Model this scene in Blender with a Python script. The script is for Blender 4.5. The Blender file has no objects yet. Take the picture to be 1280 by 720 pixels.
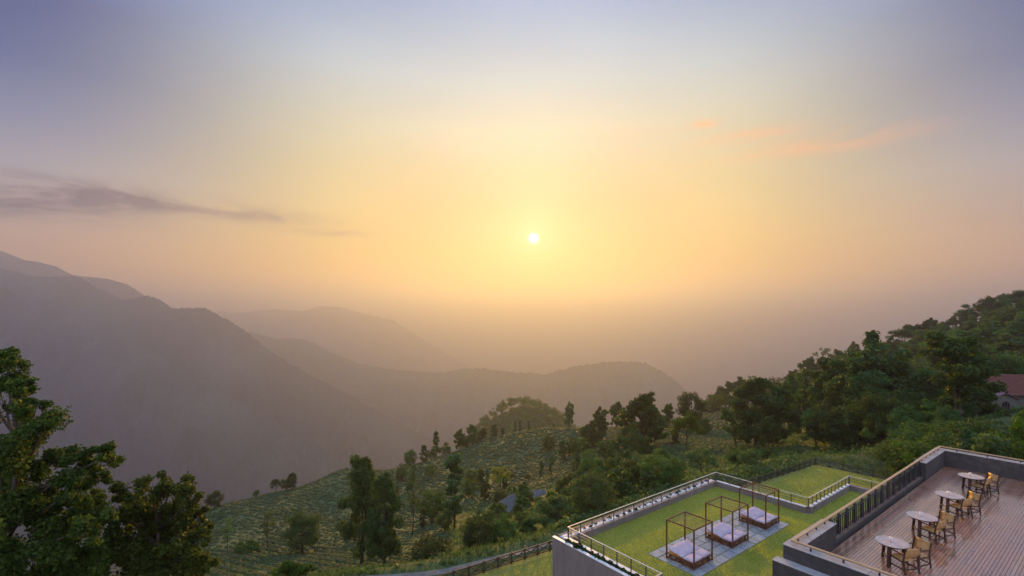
import bpy, math, random
import numpy as np
from mathutils import Vector, noise
R = math.radians
scene = bpy.context.scene
col = scene.collection

# ------------------------------------------------------------------ camera
F_PX, HORIZON, CAM_Z = 617.0, 388.0, 14.5          # in pixels of the 1280 x 720 photograph; metres
cam_data = bpy.data.cameras.new('camera')
cam_data.sensor_width = 36.0
cam_data.lens = 36.0 * F_PX / 1280.0
cam_data.shift_y = (HORIZON - 360.0) / 1280.0
cam_data.clip_start, cam_data.clip_end = 0.5, 90000.0
cam = bpy.data.objects.new('camera', cam_data)
cam.location = (0, 0, CAM_Z)
cam.rotation_euler = (R(90), 0, 0)
col.objects.link(cam)
scene.camera = cam

# ------------------------------------------------------------------ light and sky
SUN_AZ, SUN_EL = R(2.5), R(8.3)                     # azimuth clockwise from +Y
EXPOSURE = 1.82
SUN_STRENGTH = 3.2
SKY_GAIN = 0.42
HAZE_DENSITY, HAZE_G, HAZE_COLOR = 2.4e-4, 0.54, (0.32, 0.38, 0.60)
sun_dir = Vector((math.sin(SUN_AZ) * math.cos(SUN_EL), math.cos(SUN_AZ) * math.cos(SUN_EL), math.sin(SUN_EL)))
sun_data = bpy.data.lights.new('sun', 'SUN')
sun_data.energy = SUN_STRENGTH
sun_data.angle = R(1.2)
sun_data.color = (1.0, 0.48, 0.05)
sun = bpy.data.objects.new('sun', sun_data)
sun.rotation_euler = (-sun_dir).to_track_quat('-Z', 'Y').to_euler()
sun.location = (0, 0, 60)
col.objects.link(sun)

view = scene.view_settings
view.view_transform = 'Standard'
view.look = 'None'
view.exposure = EXPOSURE
view.gamma = 1.0
view.use_curve_mapping = False

cyc = scene.cycles
cyc.use_denoising = True
cyc.max_bounces = 6
cyc.diffuse_bounces = 3
cyc.glossy_bounces = 3
cyc.transmission_bounces = 3
cyc.volume_bounces = 1
cyc.sample_clamp_indirect = 3.0
cyc.sample_clamp_direct = 6.0
cyc.use_adaptive_sampling = True
cyc.adaptive_threshold = 0.014


def lin(r, g, b):
    """sRGB 0..255 to scene linear"""
    out = []
    for c in (r, g, b):
        c /= 255.0
        out.append(c / 12.92 if c <= 0.04045 else ((c + 0.055) / 1.055) ** 2.4)
    return tuple(out)


class Nodes:
    """small helper to write node trees as expressions"""
    def __init__(self, tree):
        self.t = tree
        self.n = tree.nodes
        self.l = tree.links

    def add(self, kind, **kw):
        nd = self.n.new(kind)
        for k, v in kw.items():
            setattr(nd, k, v)
        return nd

    def put(self, sock, v):
        if hasattr(v, 'is_output'):
            self.l.new(v, sock)
        elif v is not None:
            if sock.type == 'RGBA' and hasattr(v, '__len__') and len(v) == 3:
                v = (*v, 1.0)
            sock.default_value = v

    def math(self, op, a, b=None, c=None, clamp=False):
        nd = self.add('ShaderNodeMath', operation=op, use_clamp=clamp)
        for i, v in enumerate((a, b, c)):
            if v is not None:
                self.put(nd.inputs[i], v)
        return nd.outputs[0]

    def vmath(self, op, a, b=None, out=0):
        nd = self.add('ShaderNodeVectorMath', operation=op)
        self.put(nd.inputs[0], a)
        if b is not None:
            self.put(nd.inputs[1], b)
        return nd.outputs[out]

    def remap(self, v, a, b, c=0.0, d=1.0, smooth=True):
        nd = self.add('ShaderNodeMapRange', interpolation_type='SMOOTHSTEP' if smooth else 'LINEAR')
        for i, q in enumerate((v, a, b, c, d)):
            self.put(nd.inputs[i], q)
        return nd.outputs[0]

    def ramp(self, fac, stops, mode='LINEAR'):
        nd = self.add('ShaderNodeValToRGB')
        cr = nd.color_ramp
        cr.interpolation = mode
        while len(cr.elements) < len(stops):
            cr.elements.new(0.5)
        for e, (p, c) in zip(cr.elements, stops):
            e.position = p
            e.color = (*c, 1.0)
        self.put(nd.inputs[0], fac)
        return nd.outputs[0]

    def mix(self, fac, a, b, mode='MIX'):
        nd = self.add('ShaderNodeMix', data_type='RGBA', blend_type=mode)
        self.put(nd.inputs[0], fac)
        self.put(nd.inputs[6], a)
        self.put(nd.inputs[7], b)
        return nd.outputs[2]

    def noise(self, vec, scale, detail=4.0, rough=0.55, out=0, dist=0.0):
        nd = self.add('ShaderNodeTexNoise')
        if vec is not None:
            self.put(nd.inputs['Vector'], vec)
        self.put(nd.inputs['Scale'], scale)
        self.put(nd.inputs['Detail'], detail)
        self.put(nd.inputs['Roughness'], rough)
        self.put(nd.inputs['Distortion'], dist)
        return nd.outputs[out]


def build_world():
    w = bpy.data.worlds.new('World')
    scene.world = w
    w.use_nodes = True
    w.node_tree.nodes.clear()
    N = Nodes(w.node_tree)
    co = N.add('ShaderNodeTexCoord').outputs['Generated']
    d = N.vmath('NORMALIZE', co)
    sep = N.add('ShaderNodeSeparateXYZ')
    N.put(sep.inputs[0], d)
    x, y, z = sep.outputs
    el = N.math('MULTIPLY', N.math('ARCSINE', z), 180 / math.pi)
    az = N.math('MULTIPLY', N.math('ARCTAN2', x, y), 180 / math.pi)
    caz = N.math('SUBTRACT', az, math.degrees(SUN_AZ))
    daz = N.math('ABSOLUTE', caz)
    cosang = N.vmath('DOT_PRODUCT', d, tuple(sun_dir), out=1)
    ang = N.math('MULTIPLY', N.math('ARCCOSINE', N.math('MINIMUM', cosang, 1.0)), 180 / math.pi)
    t = N.math('DIVIDE', N.math('MAXIMUM', el, 0.0), 90.0, clamp=True)
    # colours of the sky towards the sun and 50 degrees to its side, by elevation
    toward = [(0, lin(240, 150, 40)), (2, lin(200, 120, 30)), (4, lin(70, 36, 14)), (8, lin(40, 34, 36)), (12, lin(88, 80, 74)), (15, lin(136, 126, 108)), (20, lin(172, 174, 160)), (25, lin(162, 178, 184)), (32, lin(136, 160, 192)), (45, lin(150, 180, 224)), (90, lin(184, 214, 268))]
    middle = [(0, lin(252, 170, 60)), (3, lin(230, 160, 54)), (6, lin(202, 158, 70)), (10, lin(190, 166, 98)), (15, lin(186, 174, 126)), (20, lin(180, 180, 158)), (25, lin(164, 178, 184)), (32, lin(120, 146, 182)), (45, lin(140, 174, 222)), (90, lin(184, 214, 268))]
    aside = [(0, lin(222, 162, 108)), (4, lin(206, 156, 118)), (8, lin(166, 142, 134)), (12, lin(144, 142, 154)), (16, lin(100, 112, 146)), (20, lin(50, 76, 126)), (25, lin(16, 48, 110)), (35, lin(84, 120, 190)), (60, lin(166, 202, 266)), (90, lin(184, 214, 268))]
    behind = [(0, lin(262, 246, 244)), (8, lin(262, 250, 252)), (20, lin(246, 250, 266)), (35, lin(220, 236, 268)), (60, lin(190, 220, 270)), (90, lin(184, 214, 268))]  # unseen sky at the camera's back, brightened as fill for the foreground
    ca = N.ramp(t, [(e / 90, c) for e, c in toward])
    cb = N.ramp(t, [(e / 90, c) for e, c in aside])
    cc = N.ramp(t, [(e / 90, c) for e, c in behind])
    cm = N.ramp(t, [(e / 90, c) for e, c in middle])
    inner = N.mix(N.remap(daz, 2.0, 24.0), ca, cm)
    base = N.mix(N.remap(daz, 18.0, 50.0), inner, cb)
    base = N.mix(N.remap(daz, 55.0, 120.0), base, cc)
    # thin cloud streaks, lit from below: stretched noise over the dome
    cv = N.add('ShaderNodeCombineXYZ')
    N.put(cv.inputs[0], N.math('MULTIPLY', az, 0.055))
    N.put(cv.inputs[1], N.math('MULTIPLY', el, 0.24))
    n1 = N.noise(cv.outputs[0], 2.1, 7.0, 0.62, dist=0.5)
    cv2 = N.add('ShaderNodeCombineXYZ')
    N.put(cv2.inputs[0], N.math('MULTIPLY', az, 0.03))
    N.put(cv2.inputs[1], N.math('MULTIPLY', el, 0.10))
    n2 = N.noise(cv2.outputs[0], 1.0, 2.0, 0.5)

    def patch(caz_, cel_, waz, wel):
        a = N.math('DIVIDE', N.math('SUBTRACT', az, caz_), waz)
        b = N.math('DIVIDE', N.math('SUBTRACT', el, cel_), wel)
        return N.math('POWER', 2.718, N.math('MULTIPLY', N.math('ADD', N.math('MULTIPLY', a, a), N.math('MULTIPLY', b, b)), -1.0))
    def total(*ps):
        out = None
        for (c_az, c_el, waz, wel, k) in ps:
            q = N.math('MULTIPLY', patch(c_az, c_el, waz, wel), k)
            out = q if out is None else N.math('ADD', out, q)
        return out
    dark = total((-42.0, 9.9, 5.5, 1.2, 1.25), (-36.0, 10.2, 6.0, 0.9, 1.0), (-26.0, 9.6, 7.0, 0.7, 0.75), (-47.5, 8.4, 9.0, 1.0, 1.1), (-20.5, 8.4, 4.5, 0.4, 0.8))
    dm = N.math('MULTIPLY', dark, N.remap(n1, 0.32, 0.62), clamp=True)
    base = N.mix(N.math('MULTIPLY', dm, 1.0, clamp=True), base, lin(70, 66, 92))
    warm = total((21.2, 19.3, 1.3, 0.45, 1.0), (26.0, 17.6, 5.0, 0.7, 0.7), (33.0, 15.9, 6.0, 0.8, 0.8), (15.0, 19.4, 5.0, 0.7, 0.25), (24.0, 15.6, 4.0, 0.4, 0.3))
    wm = N.math('MULTIPLY', warm, N.remap(n1, 0.30, 0.58), clamp=True)
    base = N.mix(N.math('MULTIPLY', wm, 0.9, clamp=True), base, lin(224, 156, 108))
    veil = N.remap(n2, 0.35, 0.75, 0.96, 1.05)
    base = N.mix(1.0, base, N.mix(0.0, veil, veil), 'MULTIPLY')
    # glow round the sun and the sun itself
    g1 = N.math('POWER', 2.718, N.math('MULTIPLY', N.math('DIVIDE', ang, 2.2), -1.0))
    g2 = N.math('POWER', 2.718, N.math('MULTIPLY', N.math('POWER', N.math('DIVIDE', ang, 0.52), 3.0), -1.0))
    glow = N.math('ADD', N.math('MULTIPLY', g1, 0.30), N.math('MULTIPLY', g2, 2.6))
    base = N.mix(1.0, base, N.mix(1.0, (1.0, 0.86, 0.70), glow, 'MULTIPLY'), 'ADD')
    sky = N.add('ShaderNodeTexSky', sky_type='NISHITA')
    sky.sun_disc = False
    sky.sun_elevation = SUN_EL
    sky.sun_rotation = SUN_AZ
    sky.dust_density = 4.0
    sky.air_density = 1.3
    sky.ozone_density = 2.0
    b1 = N.add('ShaderNodeBackground')
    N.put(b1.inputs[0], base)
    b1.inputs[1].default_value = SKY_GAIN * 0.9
    b2 = N.add('ShaderNodeBackground')
    N.put(b2.inputs[0], sky.outputs[0])
    b2.inputs[1].default_value = 0.006
    add = N.add('ShaderNodeAddShader')
    N.l.new(b1.outputs[0], add.inputs[0])
    N.l.new(b2.outputs[0], add.inputs[1])
    out = N.add('ShaderNodeOutputWorld')
    N.l.new(add.outputs[0], out.inputs[0])


build_world()

# ------------------------------------------------------------------ helpers
rng = np.random.default_rng(7)
random.seed(7)
AX = Vector((801.0, 617.0, 0)).normalized()          # the buildings' long axis
BX = Vector((-AX.y, AX.x, 0))
ROT = math.atan2(AX.y, AX.x)


def ab(a, b, z=0.0):
    return AX * a + BX * b + Vector((0, 0, z))


def tag(o, label=None, category=None, group=None, kind=None):
    for k, v in (('label', label), ('category', category), ('group', group), ('kind', kind)):
        if v:
            o[k] = v
    return o


def empty(name, loc, rz=0.0, **kw):
    o = bpy.data.objects.new(name, None)
    o.empty_display_size = 0.3
    o.location = loc
    o.rotation_euler = (0, 0, rz)
    col.objects.link(o)
    return tag(o, **kw)


def link(name, mesh, mat=None, parent=None, loc=None, rz=None):
    o = bpy.data.objects.new(name, mesh)
    if mat is not None and not mesh.materials:
        mesh.materials.append(mat)
    if parent is not None:
        o.parent = parent
    if loc is not None:
        o.location = loc
    if rz is not None:
        o.rotation_euler = (0, 0, rz)
    col.objects.link(o)
    return o


def np_mesh(name, verts, faces, smooth=False, attr=None):
    """mesh from numpy arrays; faces: (n, k) array of equal-sized faces"""
    verts = np.asarray(verts, np.float32)
    faces = np.asarray(faces, np.int32)
    me = bpy.data.meshes.new(name)
    k = faces.shape[1]
    me.vertices.add(len(verts))
    me.vertices.foreach_set('co', verts.ravel())
    me.loops.add(faces.size)
    me.loops.foreach_set('vertex_index', faces.ravel())
    me.polygons.add(len(faces))
    me.polygons.foreach_set('loop_start', np.arange(0, faces.size, k, dtype=np.int32))
    me.polygons.foreach_set('loop_total', np.full(len(faces), k, np.int32))
    if smooth:
        me.polygons.foreach_set('use_smooth', np.ones(len(faces), bool))
    if attr is not None:
        a = me.attributes.new('tint', 'FLOAT', 'POINT')
        a.data.foreach_set('value', np.asarray(attr, np.float32))
    me.update(calc_edges=True)
    return me


class MB:
    """collects boxes, bars and tubes into one mesh"""
    def __init__(self):
        self.v, self.f = [], []

    def hexa(self, pts):
        i = len(self.v)
        self.v += [tuple(p) for p in pts]
        for q in ((0, 3, 2, 1), (4, 5, 6, 7), (0, 1, 5, 4), (1, 2, 6, 5), (2, 3, 7, 6), (3, 0, 4, 7)):
            self.f.append(tuple(i + k for k in q))
        return self

    def box(self, x0, x1, y0, y1, z0, z1):
        return self.hexa([(x0, y0, z0), (x1, y0, z0), (x1, y1, z0), (x0, y1, z0), (x0, y0, z1), (x1, y0, z1), (x1, y1, z1), (x0, y1, z1)])

    def bar(self, p, q, w, h, up=(0, 0, 1)):
        """rectangular bar from p to q: w sideways, h along up"""
        p, q, up = Vector(p), Vector(q), Vector(up)
        d = (q - p).normalized()
        s = d.cross(up)
        if s.length < 1e-4:
            s = d.cross(Vector((1, 0, 0)))
        s.normalize()
        u = s.cross(d).normalized()
        s *= w / 2
        u *= h / 2
        return self.hexa([p - s - u, p + s - u, q + s - u, q - s - u, p - s + u, p + s + u, q + s + u, q - s + u])

    def tube(self, pts, radii, n=8):
        pts = [Vector(p) for p in pts]
        i0 = len(self.v)
        for k, p in enumerate(pts):
            d = (pts[min(k + 1, len(pts) - 1)] - pts[max(k - 1, 0)]).normalized()
            s = d.cross(Vector((0.3, 0.2, 1)) if abs(d.z) < 0.9 else Vector((1, 0.1, 0))).normalized()
            u = s.cross(d)
            for j in range(n):
                a = 2 * math.pi * j / n
                self.v.append(tuple(p + (s * math.cos(a) + u * math.sin(a)) * radii[k]))
        for k in range(len(pts) - 1):
            for j in range(n):
                a, b = i0 + k * n + j, i0 + k * n + (j + 1) % n
                self.f.append((a, b, b + n, a + n))
        self.f.append(tuple(i0 + j for j in range(n))[::-1])
        self.f.append(tuple(i0 + (len(pts) - 1) * n + j for j in range(n)))
        return self

    def lathe(self, c, prof, n=20):
        """rings of (radius, z) round the vertical through c"""
        i0 = len(self.v)
        for r, z in prof:
            for j in range(n):
                a = 2 * math.pi * j / n
                self.v.append((c[0] + r * math.cos(a), c[1] + r * math.sin(a), c[2] + z))
        for k in range(len(prof) - 1):
            for j in range(n):
                a, b = i0 + k * n + j, i0 + k * n + (j + 1) % n
                self.f.append((a, b, b + n, a + n))
        self.f.append(tuple(i0 + j for j in range(n))[::-1])
        self.f.append(tuple(i0 + (len(prof) - 1) * n + j for j in range(n)))
        return self

    def mesh(self, name, smooth=False):
        me = bpy.data.meshes.new(name)
        me.from_pydata(self.v, [], self.f)
        if smooth:
            me.shade_smooth()
        return me

    def build(self, name, mat, parent=None, bevel=0.0, smooth=False, loc=None, rz=None):
        o = link(name, self.mesh(name, smooth), mat, parent, loc, rz)
        if bevel:
            m = o.modifiers.new('bevel', 'BEVEL')
            m.width = bevel
            m.segments = 2
            m.limit_method = 'ANGLE'
        return o


MATS = {}


def material(name):
    """a new node material with a Principled BSDF; returns material, nodes helper, bsdf"""
    m = bpy.data.materials.new(name)
    m.use_nodes = True
    N = Nodes(m.node_tree)
    b = m.node_tree.nodes['Principled BSDF']
    MATS[name] = m
    return m, N, b


def bump(N, bsdf, height, strength=0.4, distance=0.02):
    nd = N.add('ShaderNodeBump')
    nd.inputs['Strength'].default_value = strength
    nd.inputs['Distance'].default_value = distance
    N.put(nd.inputs['Height'], height)
    N.l.new(nd.outputs[0], bsdf.inputs['Normal'])


def simple(name, c1, c2, scale=6.0, rough=0.7, bump_s=0.25, bump_d=0.01, metal=0.0, coords='Object', stretch=None, rnd=0.0, spec=0.4):
    m, N, b = material(name)
    co = N.add('ShaderNodeTexCoord').outputs[coords]
    if stretch:
        mp = N.add('ShaderNodeMapping')
        mp.inputs['Scale'].default_value = stretch
        N.put(mp.inputs[0], co)
        co = mp.outputs[0]
    if rnd:
        oi = N.add('ShaderNodeObjectInfo').outputs['Random']
        co = N.vmath('ADD', co, N.vmath('SCALE', (13.0, 7.0, 5.0), None))
    n = N.noise(co, scale, 5.0, 0.6)
    f = N.remap(n, 0.3, 0.7)
    if rnd:
        f = N.math('ADD', N.math('MULTIPLY', f, 1 - rnd), N.math('MULTIPLY', oi, rnd))
    N.put(b.inputs['Base Color'], N.mix(f, c1, c2))
    n2 = N.noise(co, scale * 6, 3.0, 0.6)
    N.put(b.inputs['Roughness'], N.remap(n2, 0.2, 0.8, rough - 0.08, min(rough + 0.08, 1.0)))
    b.inputs['Metallic'].default_value = metal
    b.inputs['Specular IOR Level'].default_value = spec
    if bump_s:
        bump(N, b, n2, bump_s, bump_d)
    return m

# ------------------------------------------------------------------ land
def point(px, py, depth):
    """the place that the photograph shows at a pixel, at a given depth in metres"""
    return Vector(((px - 640) / F_PX * depth, depth, CAM_Z - (py - HORIZON) / F_PX * depth))


# surveyed ground heights: pixel and depth
SURVEY = [(600, 706, 56), (540, 722, 60), (630, 700, 58), (665, 692, 62), (720, 660, 72), (-700, 900, 30), (-700, 700, 90), (-400, 820, 45), (0, 860, 28), (0, 760, 60), (100, 790, 40), (200, 760, 55), (150, 730, 110), (300, 735, 80), (475, 714, 82), (400, 704, 105), (300, 694, 122),
          (375, 691, 128), (500, 682, 108), (560, 692, 84), (560, 642, 152), (480, 642, 165), (400, 642, 180), (340, 617, 205), (260, 640, 190), (190, 700, 180), (60, 760, 190), (430, 588, 235),
          (480, 592, 222), (545, 573, 252), (600, 553, 278), (640, 543, 290), (690, 536, 300), (600, 582, 225), (640, 602, 195), (680, 572, 230), (640, 640, 128), (700, 622, 122),
          (740, 602, 118), (760, 562, 200), (800, 562, 175), (860, 545, 195), (870, 592, 95), (930, 562, 130), (940, 584, 95), (1000, 562, 112), (1000, 524, 220), (1100, 565, 100),
          (1100, 522, 150), (1100, 482, 230), (1100, 442, 330), (1150, 432, 330), (1200, 417, 330), (1280, 397, 330), (1280, 522, 90), (1280, 470, 170), (1450, 370, 330), (1450, 500, 90), (1450, 430, 180),
          (1700, 470, 90), (1900, 360, 330), (1050, 472, 340), (960, 500, 350), (900, 520, 345), (850, 530, 330), (780, 536, 315), (740, 540, 305),
          (650, 590, 450), (560, 640, 450), (740, 590, 450), (650, 560, 600), (650, 508, 740), (612, 526, 740), (695, 526, 740), (560, 590, 680), (745, 565, 720), (500, 640, 600), (900, 600, 650), (650, 640, 1000), (-700, 850, 500), (-200, 850, 500), (200, 780, 500), (350, 800, 500),
          (1100, 520, 600), (1280, 460, 600), (1700, 430, 600)]
for _p in (-700, -200, 200, 500, 800, 1100, 1400, 1900):
    for _d, _h in ((1400, 700), (2600, 980), (5000, 1150), (12000, 1200), (30000, 1200)):
        SURVEY.append((_p, HORIZON + F_PX * _h / _d, _d))
_s = np.array(SURVEY, float)
_su = np.stack([np.arctan((_s[:, 0] - 640) / F_PX) * 1.6, np.log(_s[:, 2])], 1)
_sh = -(_s[:, 1] - HORIZON) / F_PX * _s[:, 2]


def _kern(p, q):
    return np.sqrt(((p[:, None, :] - q[None, :, :]) ** 2).sum(-1) + 0.0016)


_K = np.zeros((len(_su) + 1, len(_su) + 1))
_K[:-1, :-1] = _kern(_su, _su)
_K[:-1, -1] = _K[-1, :-1] = 1
_W = np.linalg.solve(_K, np.append(_sh, 0.0))
LAWN_Z = -9.5
FENCE = ((15.0, 38.3), (84.0, 32.0), (85.7, 12.0))   # the lawn's fence, in building axes


def _smooth(e0, e1, x):
    t = np.clip((x - e0) / (e1 - e0), 0, 1)
    return t * t * (3 - 2 * t)


def ground_z(x, y):
    """height of the ground at arrays x, y"""
    x, y = np.atleast_1d(np.asarray(x, float)), np.atleast_1d(np.asarray(y, float))
    r = np.maximum(np.hypot(x, y), 6.0)
    th = np.clip(np.arctan2(x, y), -R(64), R(64))
    d = r * np.cos(th)
    q = np.stack([th * 1.6, np.log(d)], 1)
    out = np.empty(len(q))
    for i in range(0, len(q), 20000):
        out[i:i + 20000] = _kern(q[i:i + 20000], _su) @ _W[:-1] + _W[-1]
    z = CAM_Z + out
    a = x * AX.x + y * AX.y
    b = x * BX.x + y * BX.y
    edge = 38.3 - (a - 15.0) * (6.3 / 69.0)
    inside = _smooth(9.0, 1.8, b - edge) * _smooth(100.0, 88.0, a) * _smooth(-60, -40, a) * _smooth(-60, -40, b)
    return z * (1 - inside) + (LAWN_Z - 0.06) * inside


def fbm(x, y, scale, octaves=4, seed=0.0):
    return np.array([noise.fractal(Vector((u / scale + seed, v / scale - seed, seed * 0.37)), 1.0, 2.1, octaves) for u, v in zip(x, y)])


# ---- materials of the land
def land_material(name, greens, soil, scale, rows=False, bump_d=0.3):
    m, N, b = material(name)
    geo = N.add('ShaderNodeNewGeometry')
    p = geo.outputs['Position']
    big = N.noise(p, scale, 4.0, 0.6)
    mid = N.noise(p, scale * 9, 4.0, 0.65)
    fine = N.noise(p, scale * 70, 3.0, 0.7)
    c = N.mix(N.remap(big, 0.35, 0.65), greens[0], greens[1])
    c = N.mix(N.math('MULTIPLY', N.remap(mid, 0.4, 0.7), 0.7), c, greens[2])
    c = N.mix(N.remap(N.math('ADD', N.math('MULTIPLY', big, 0.5), N.math('MULTIPLY', mid, 0.5)), 0.56, 0.68), c, soil)
    c = N.mix(1.0, c, N.ramp(fine, [(0.25, (0.55, 0.55, 0.55)), (0.75, (1.3, 1.3, 1.3))]), 'MULTIPLY')
    if rows:
        far = N.remap(N.vmath('LENGTH', p, out=1), 380.0, 520.0)
        c = N.mix(far, c, N.mix(big, (0.03, 0.04, 0.018), (0.045, 0.055, 0.024)))
    N.put(b.inputs['Base Color'], c)
    b.inputs['Roughness'].default_value = 0.9
    b.inputs['Specular IOR Level'].default_value = 0.15
    bump(N, b, N.math('ADD', fine, mid), 0.7, bump_d)
    return m


M_GROUND = land_material('hillside_ground', [(0.068, 0.100, 0.036), (0.086, 0.112, 0.040), (0.054, 0.080, 0.030)], (0.075, 0.062, 0.034), 0.012, rows=True)
M_FOREST_HAZED = land_material('mountain_forest_hazed', [(0.034, 0.062, 0.056), (0.066, 0.100, 0.082), (0.026, 0.050, 0.046)], (0.11, 0.115, 0.09), 0.0024, bump_d=9.0)  # forest greens with the blue of distant haze mixed into the colour


# ---- ground: one polar sheet from under the camera to the horizon
def build_ground():
    th = np.concatenate([np.linspace(-180, -74, 24)[:-1], np.linspace(-74, 74, 330), np.linspace(74, 180, 24)[1:]]) * math.pi / 180
    rr = np.concatenate([np.geomspace(6.0, 900.0, 230), np.geomspace(900.0, 30000.0, 60)[1:]])
    T, RR = np.meshgrid(th, rr)
    x, y = (RR * np.sin(T)).ravel(), (RR * np.cos(T)).ravel()
    z = ground_z(x, y)
    r = RR.ravel()
    rough = fbm(x, y, 14.0, 3, 3.1) * 0.5 * np.clip((r - 60) / 60, 0, 1) * (r < 1000) + fbm(x, y, 90.0, 4, 9.7) * np.clip((r - 450) / 500, 0, 1) * 18.0
    z = z + rough
    n = len(th)
    i = np.arange((len(rr) - 1) * (n - 1)).reshape(len(rr) - 1, n - 1)
    k = np.arange(len(rr) - 1)[:, None] * n + np.arange(n - 1)[None, :]
    f = np.stack([k, k + n, k + n + 1, k + 1], -1).reshape(-1, 4)
    me = np_mesh('ground', np.stack([x, y, z], 1), f[:, ::-1], smooth=True)
    tag(link('ground', me, M_GROUND), label='green hillside of tea and scrub falling into the valley', category='ground', kind='structure')


build_ground()


# ---- mountains: each a ridge with a crest line, spurs and gullies
def build_mountain(crest, label, front, length, drop, back=0.5, nu=380, nv=100, rough=0.02, spur=0.16, seed=1.0, tree=0.0):
    pts = [point(*c) for c in crest]
    px = np.array([c[0] for c in crest], float)
    u = np.linspace(px[0], px[-1], nu)
    P = np.stack([np.interp(u, px, [p[i] for p in pts]) for i in range(3)], 1)
    depth = P[:, 1].mean()
    P[:, 2] += fbm(u, u * 0, 60.0, 5, seed) * depth * rough * 0.35 + np.array([noise.noise(Vector((q / 3.0, seed, 0))) for q in u]) * tree
    fr = np.array(front, float) / np.hypot(*front)
    t = np.concatenate([np.linspace(-back, 0, 14)[:-1], np.linspace(0, 1, nv) ** 1.25])
    V = np.zeros((len(t), nu, 3))
    along = np.concatenate([[0], np.cumsum(np.hypot(*np.diff(P[:, :2], axis=0).T))])
    ph = np.array([noise.noise(Vector((s / (length * 0.5), seed, 2.0))) for s in along])
    for k, tt in enumerate(t):
        off = fr * tt * length
        x = P[:, 0] + off[0]
        y = P[:, 1] + off[1]
        fall = abs(tt) ** 0.93 * drop
        amp = min(abs(tt) * 3.0, 1.0) * drop * spur
        sx = along + tt * length * 0.35 * ph
        w = np.array([noise.ridged_multi_fractal(Vector((s / (length * 0.42), tt * 0.55 + seed, seed)), 0.9, 2.1, 5, 1.0, 2.0) for s in sx]) - 1.2
        w += 0.35 * np.array([noise.fractal(Vector((s / (length * 0.1), tt * 6.0, seed)), 0.8, 2.1, 4) for s in sx])
        V[k, :, 0], V[k, :, 1] = x, y
        V[k, :, 2] = P[:, 2] - fall + np.minimum(w, 1.0) * amp
        if tree:
            V[k, :, 2] += np.array([noise.noise(Vector((s / (tree * 1.1), tt * length / (tree * 1.1), seed))) for s in along]) * tree * 0.6
    k = np.arange(len(t) - 1)[:, None] * nu + np.arange(nu - 1)[None, :]
    f = np.stack([k, k + 1, k + nu + 1, k + nu], -1).reshape(-1, 4)
    me = np_mesh('mountain', V.reshape(-1, 3), f, smooth=True)
    return tag(link('mountain', me, M_FOREST_HAZED), label=label, category='mountain', kind='structure')


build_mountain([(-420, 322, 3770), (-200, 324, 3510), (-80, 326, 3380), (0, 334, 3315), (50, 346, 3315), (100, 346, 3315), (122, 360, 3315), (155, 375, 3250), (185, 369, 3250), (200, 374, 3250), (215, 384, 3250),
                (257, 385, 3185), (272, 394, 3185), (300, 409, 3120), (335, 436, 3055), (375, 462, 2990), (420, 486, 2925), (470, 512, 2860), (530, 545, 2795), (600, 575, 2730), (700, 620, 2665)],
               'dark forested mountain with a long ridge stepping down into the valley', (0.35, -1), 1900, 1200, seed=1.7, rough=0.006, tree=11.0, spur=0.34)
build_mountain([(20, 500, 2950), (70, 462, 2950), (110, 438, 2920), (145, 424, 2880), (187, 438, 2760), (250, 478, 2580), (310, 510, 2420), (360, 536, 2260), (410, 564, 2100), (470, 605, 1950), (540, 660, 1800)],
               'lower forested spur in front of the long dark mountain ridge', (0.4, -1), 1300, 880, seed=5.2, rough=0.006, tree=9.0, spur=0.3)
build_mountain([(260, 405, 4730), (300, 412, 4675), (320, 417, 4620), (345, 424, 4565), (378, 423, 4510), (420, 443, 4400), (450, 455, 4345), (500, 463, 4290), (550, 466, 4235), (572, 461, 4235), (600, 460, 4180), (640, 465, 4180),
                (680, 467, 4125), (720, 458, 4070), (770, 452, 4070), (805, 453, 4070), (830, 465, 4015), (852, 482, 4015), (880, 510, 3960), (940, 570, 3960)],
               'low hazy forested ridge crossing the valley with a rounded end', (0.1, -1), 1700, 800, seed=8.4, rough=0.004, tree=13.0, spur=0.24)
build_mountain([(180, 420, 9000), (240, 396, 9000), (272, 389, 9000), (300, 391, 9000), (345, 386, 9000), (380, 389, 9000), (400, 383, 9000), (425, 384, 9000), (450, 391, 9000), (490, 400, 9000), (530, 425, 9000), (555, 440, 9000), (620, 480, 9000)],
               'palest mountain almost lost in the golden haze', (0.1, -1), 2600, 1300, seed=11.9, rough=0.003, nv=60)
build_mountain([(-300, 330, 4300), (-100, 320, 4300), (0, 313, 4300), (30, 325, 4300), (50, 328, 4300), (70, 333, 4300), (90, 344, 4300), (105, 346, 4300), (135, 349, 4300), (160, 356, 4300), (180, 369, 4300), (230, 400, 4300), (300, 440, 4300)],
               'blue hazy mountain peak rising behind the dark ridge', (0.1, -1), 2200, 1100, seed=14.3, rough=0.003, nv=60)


def build_haze():
    m = bpy.data.materials.new('haze')
    m.use_nodes = True
    N = Nodes(m.node_tree)
    N.n.clear()
    v = N.add('ShaderNodeVolumePrincipled')
    v.inputs['Color'].default_value = (*HAZE_COLOR, 1)
    v.inputs['Density'].default_value = HAZE_DENSITY
    v.inputs['Anisotropy'].default_value = HAZE_G
    out = N.add('ShaderNodeOutputMaterial')
    N.l.new(v.outputs[0], out.inputs['Volume'])
    o = MB().box(-31500, 31500, -31500, 31500, -1320, 562).build('haze', m)
    tag(o, label='pale golden haze filling the whole valley', category='haze', kind='stuff')


build_haze()

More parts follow.
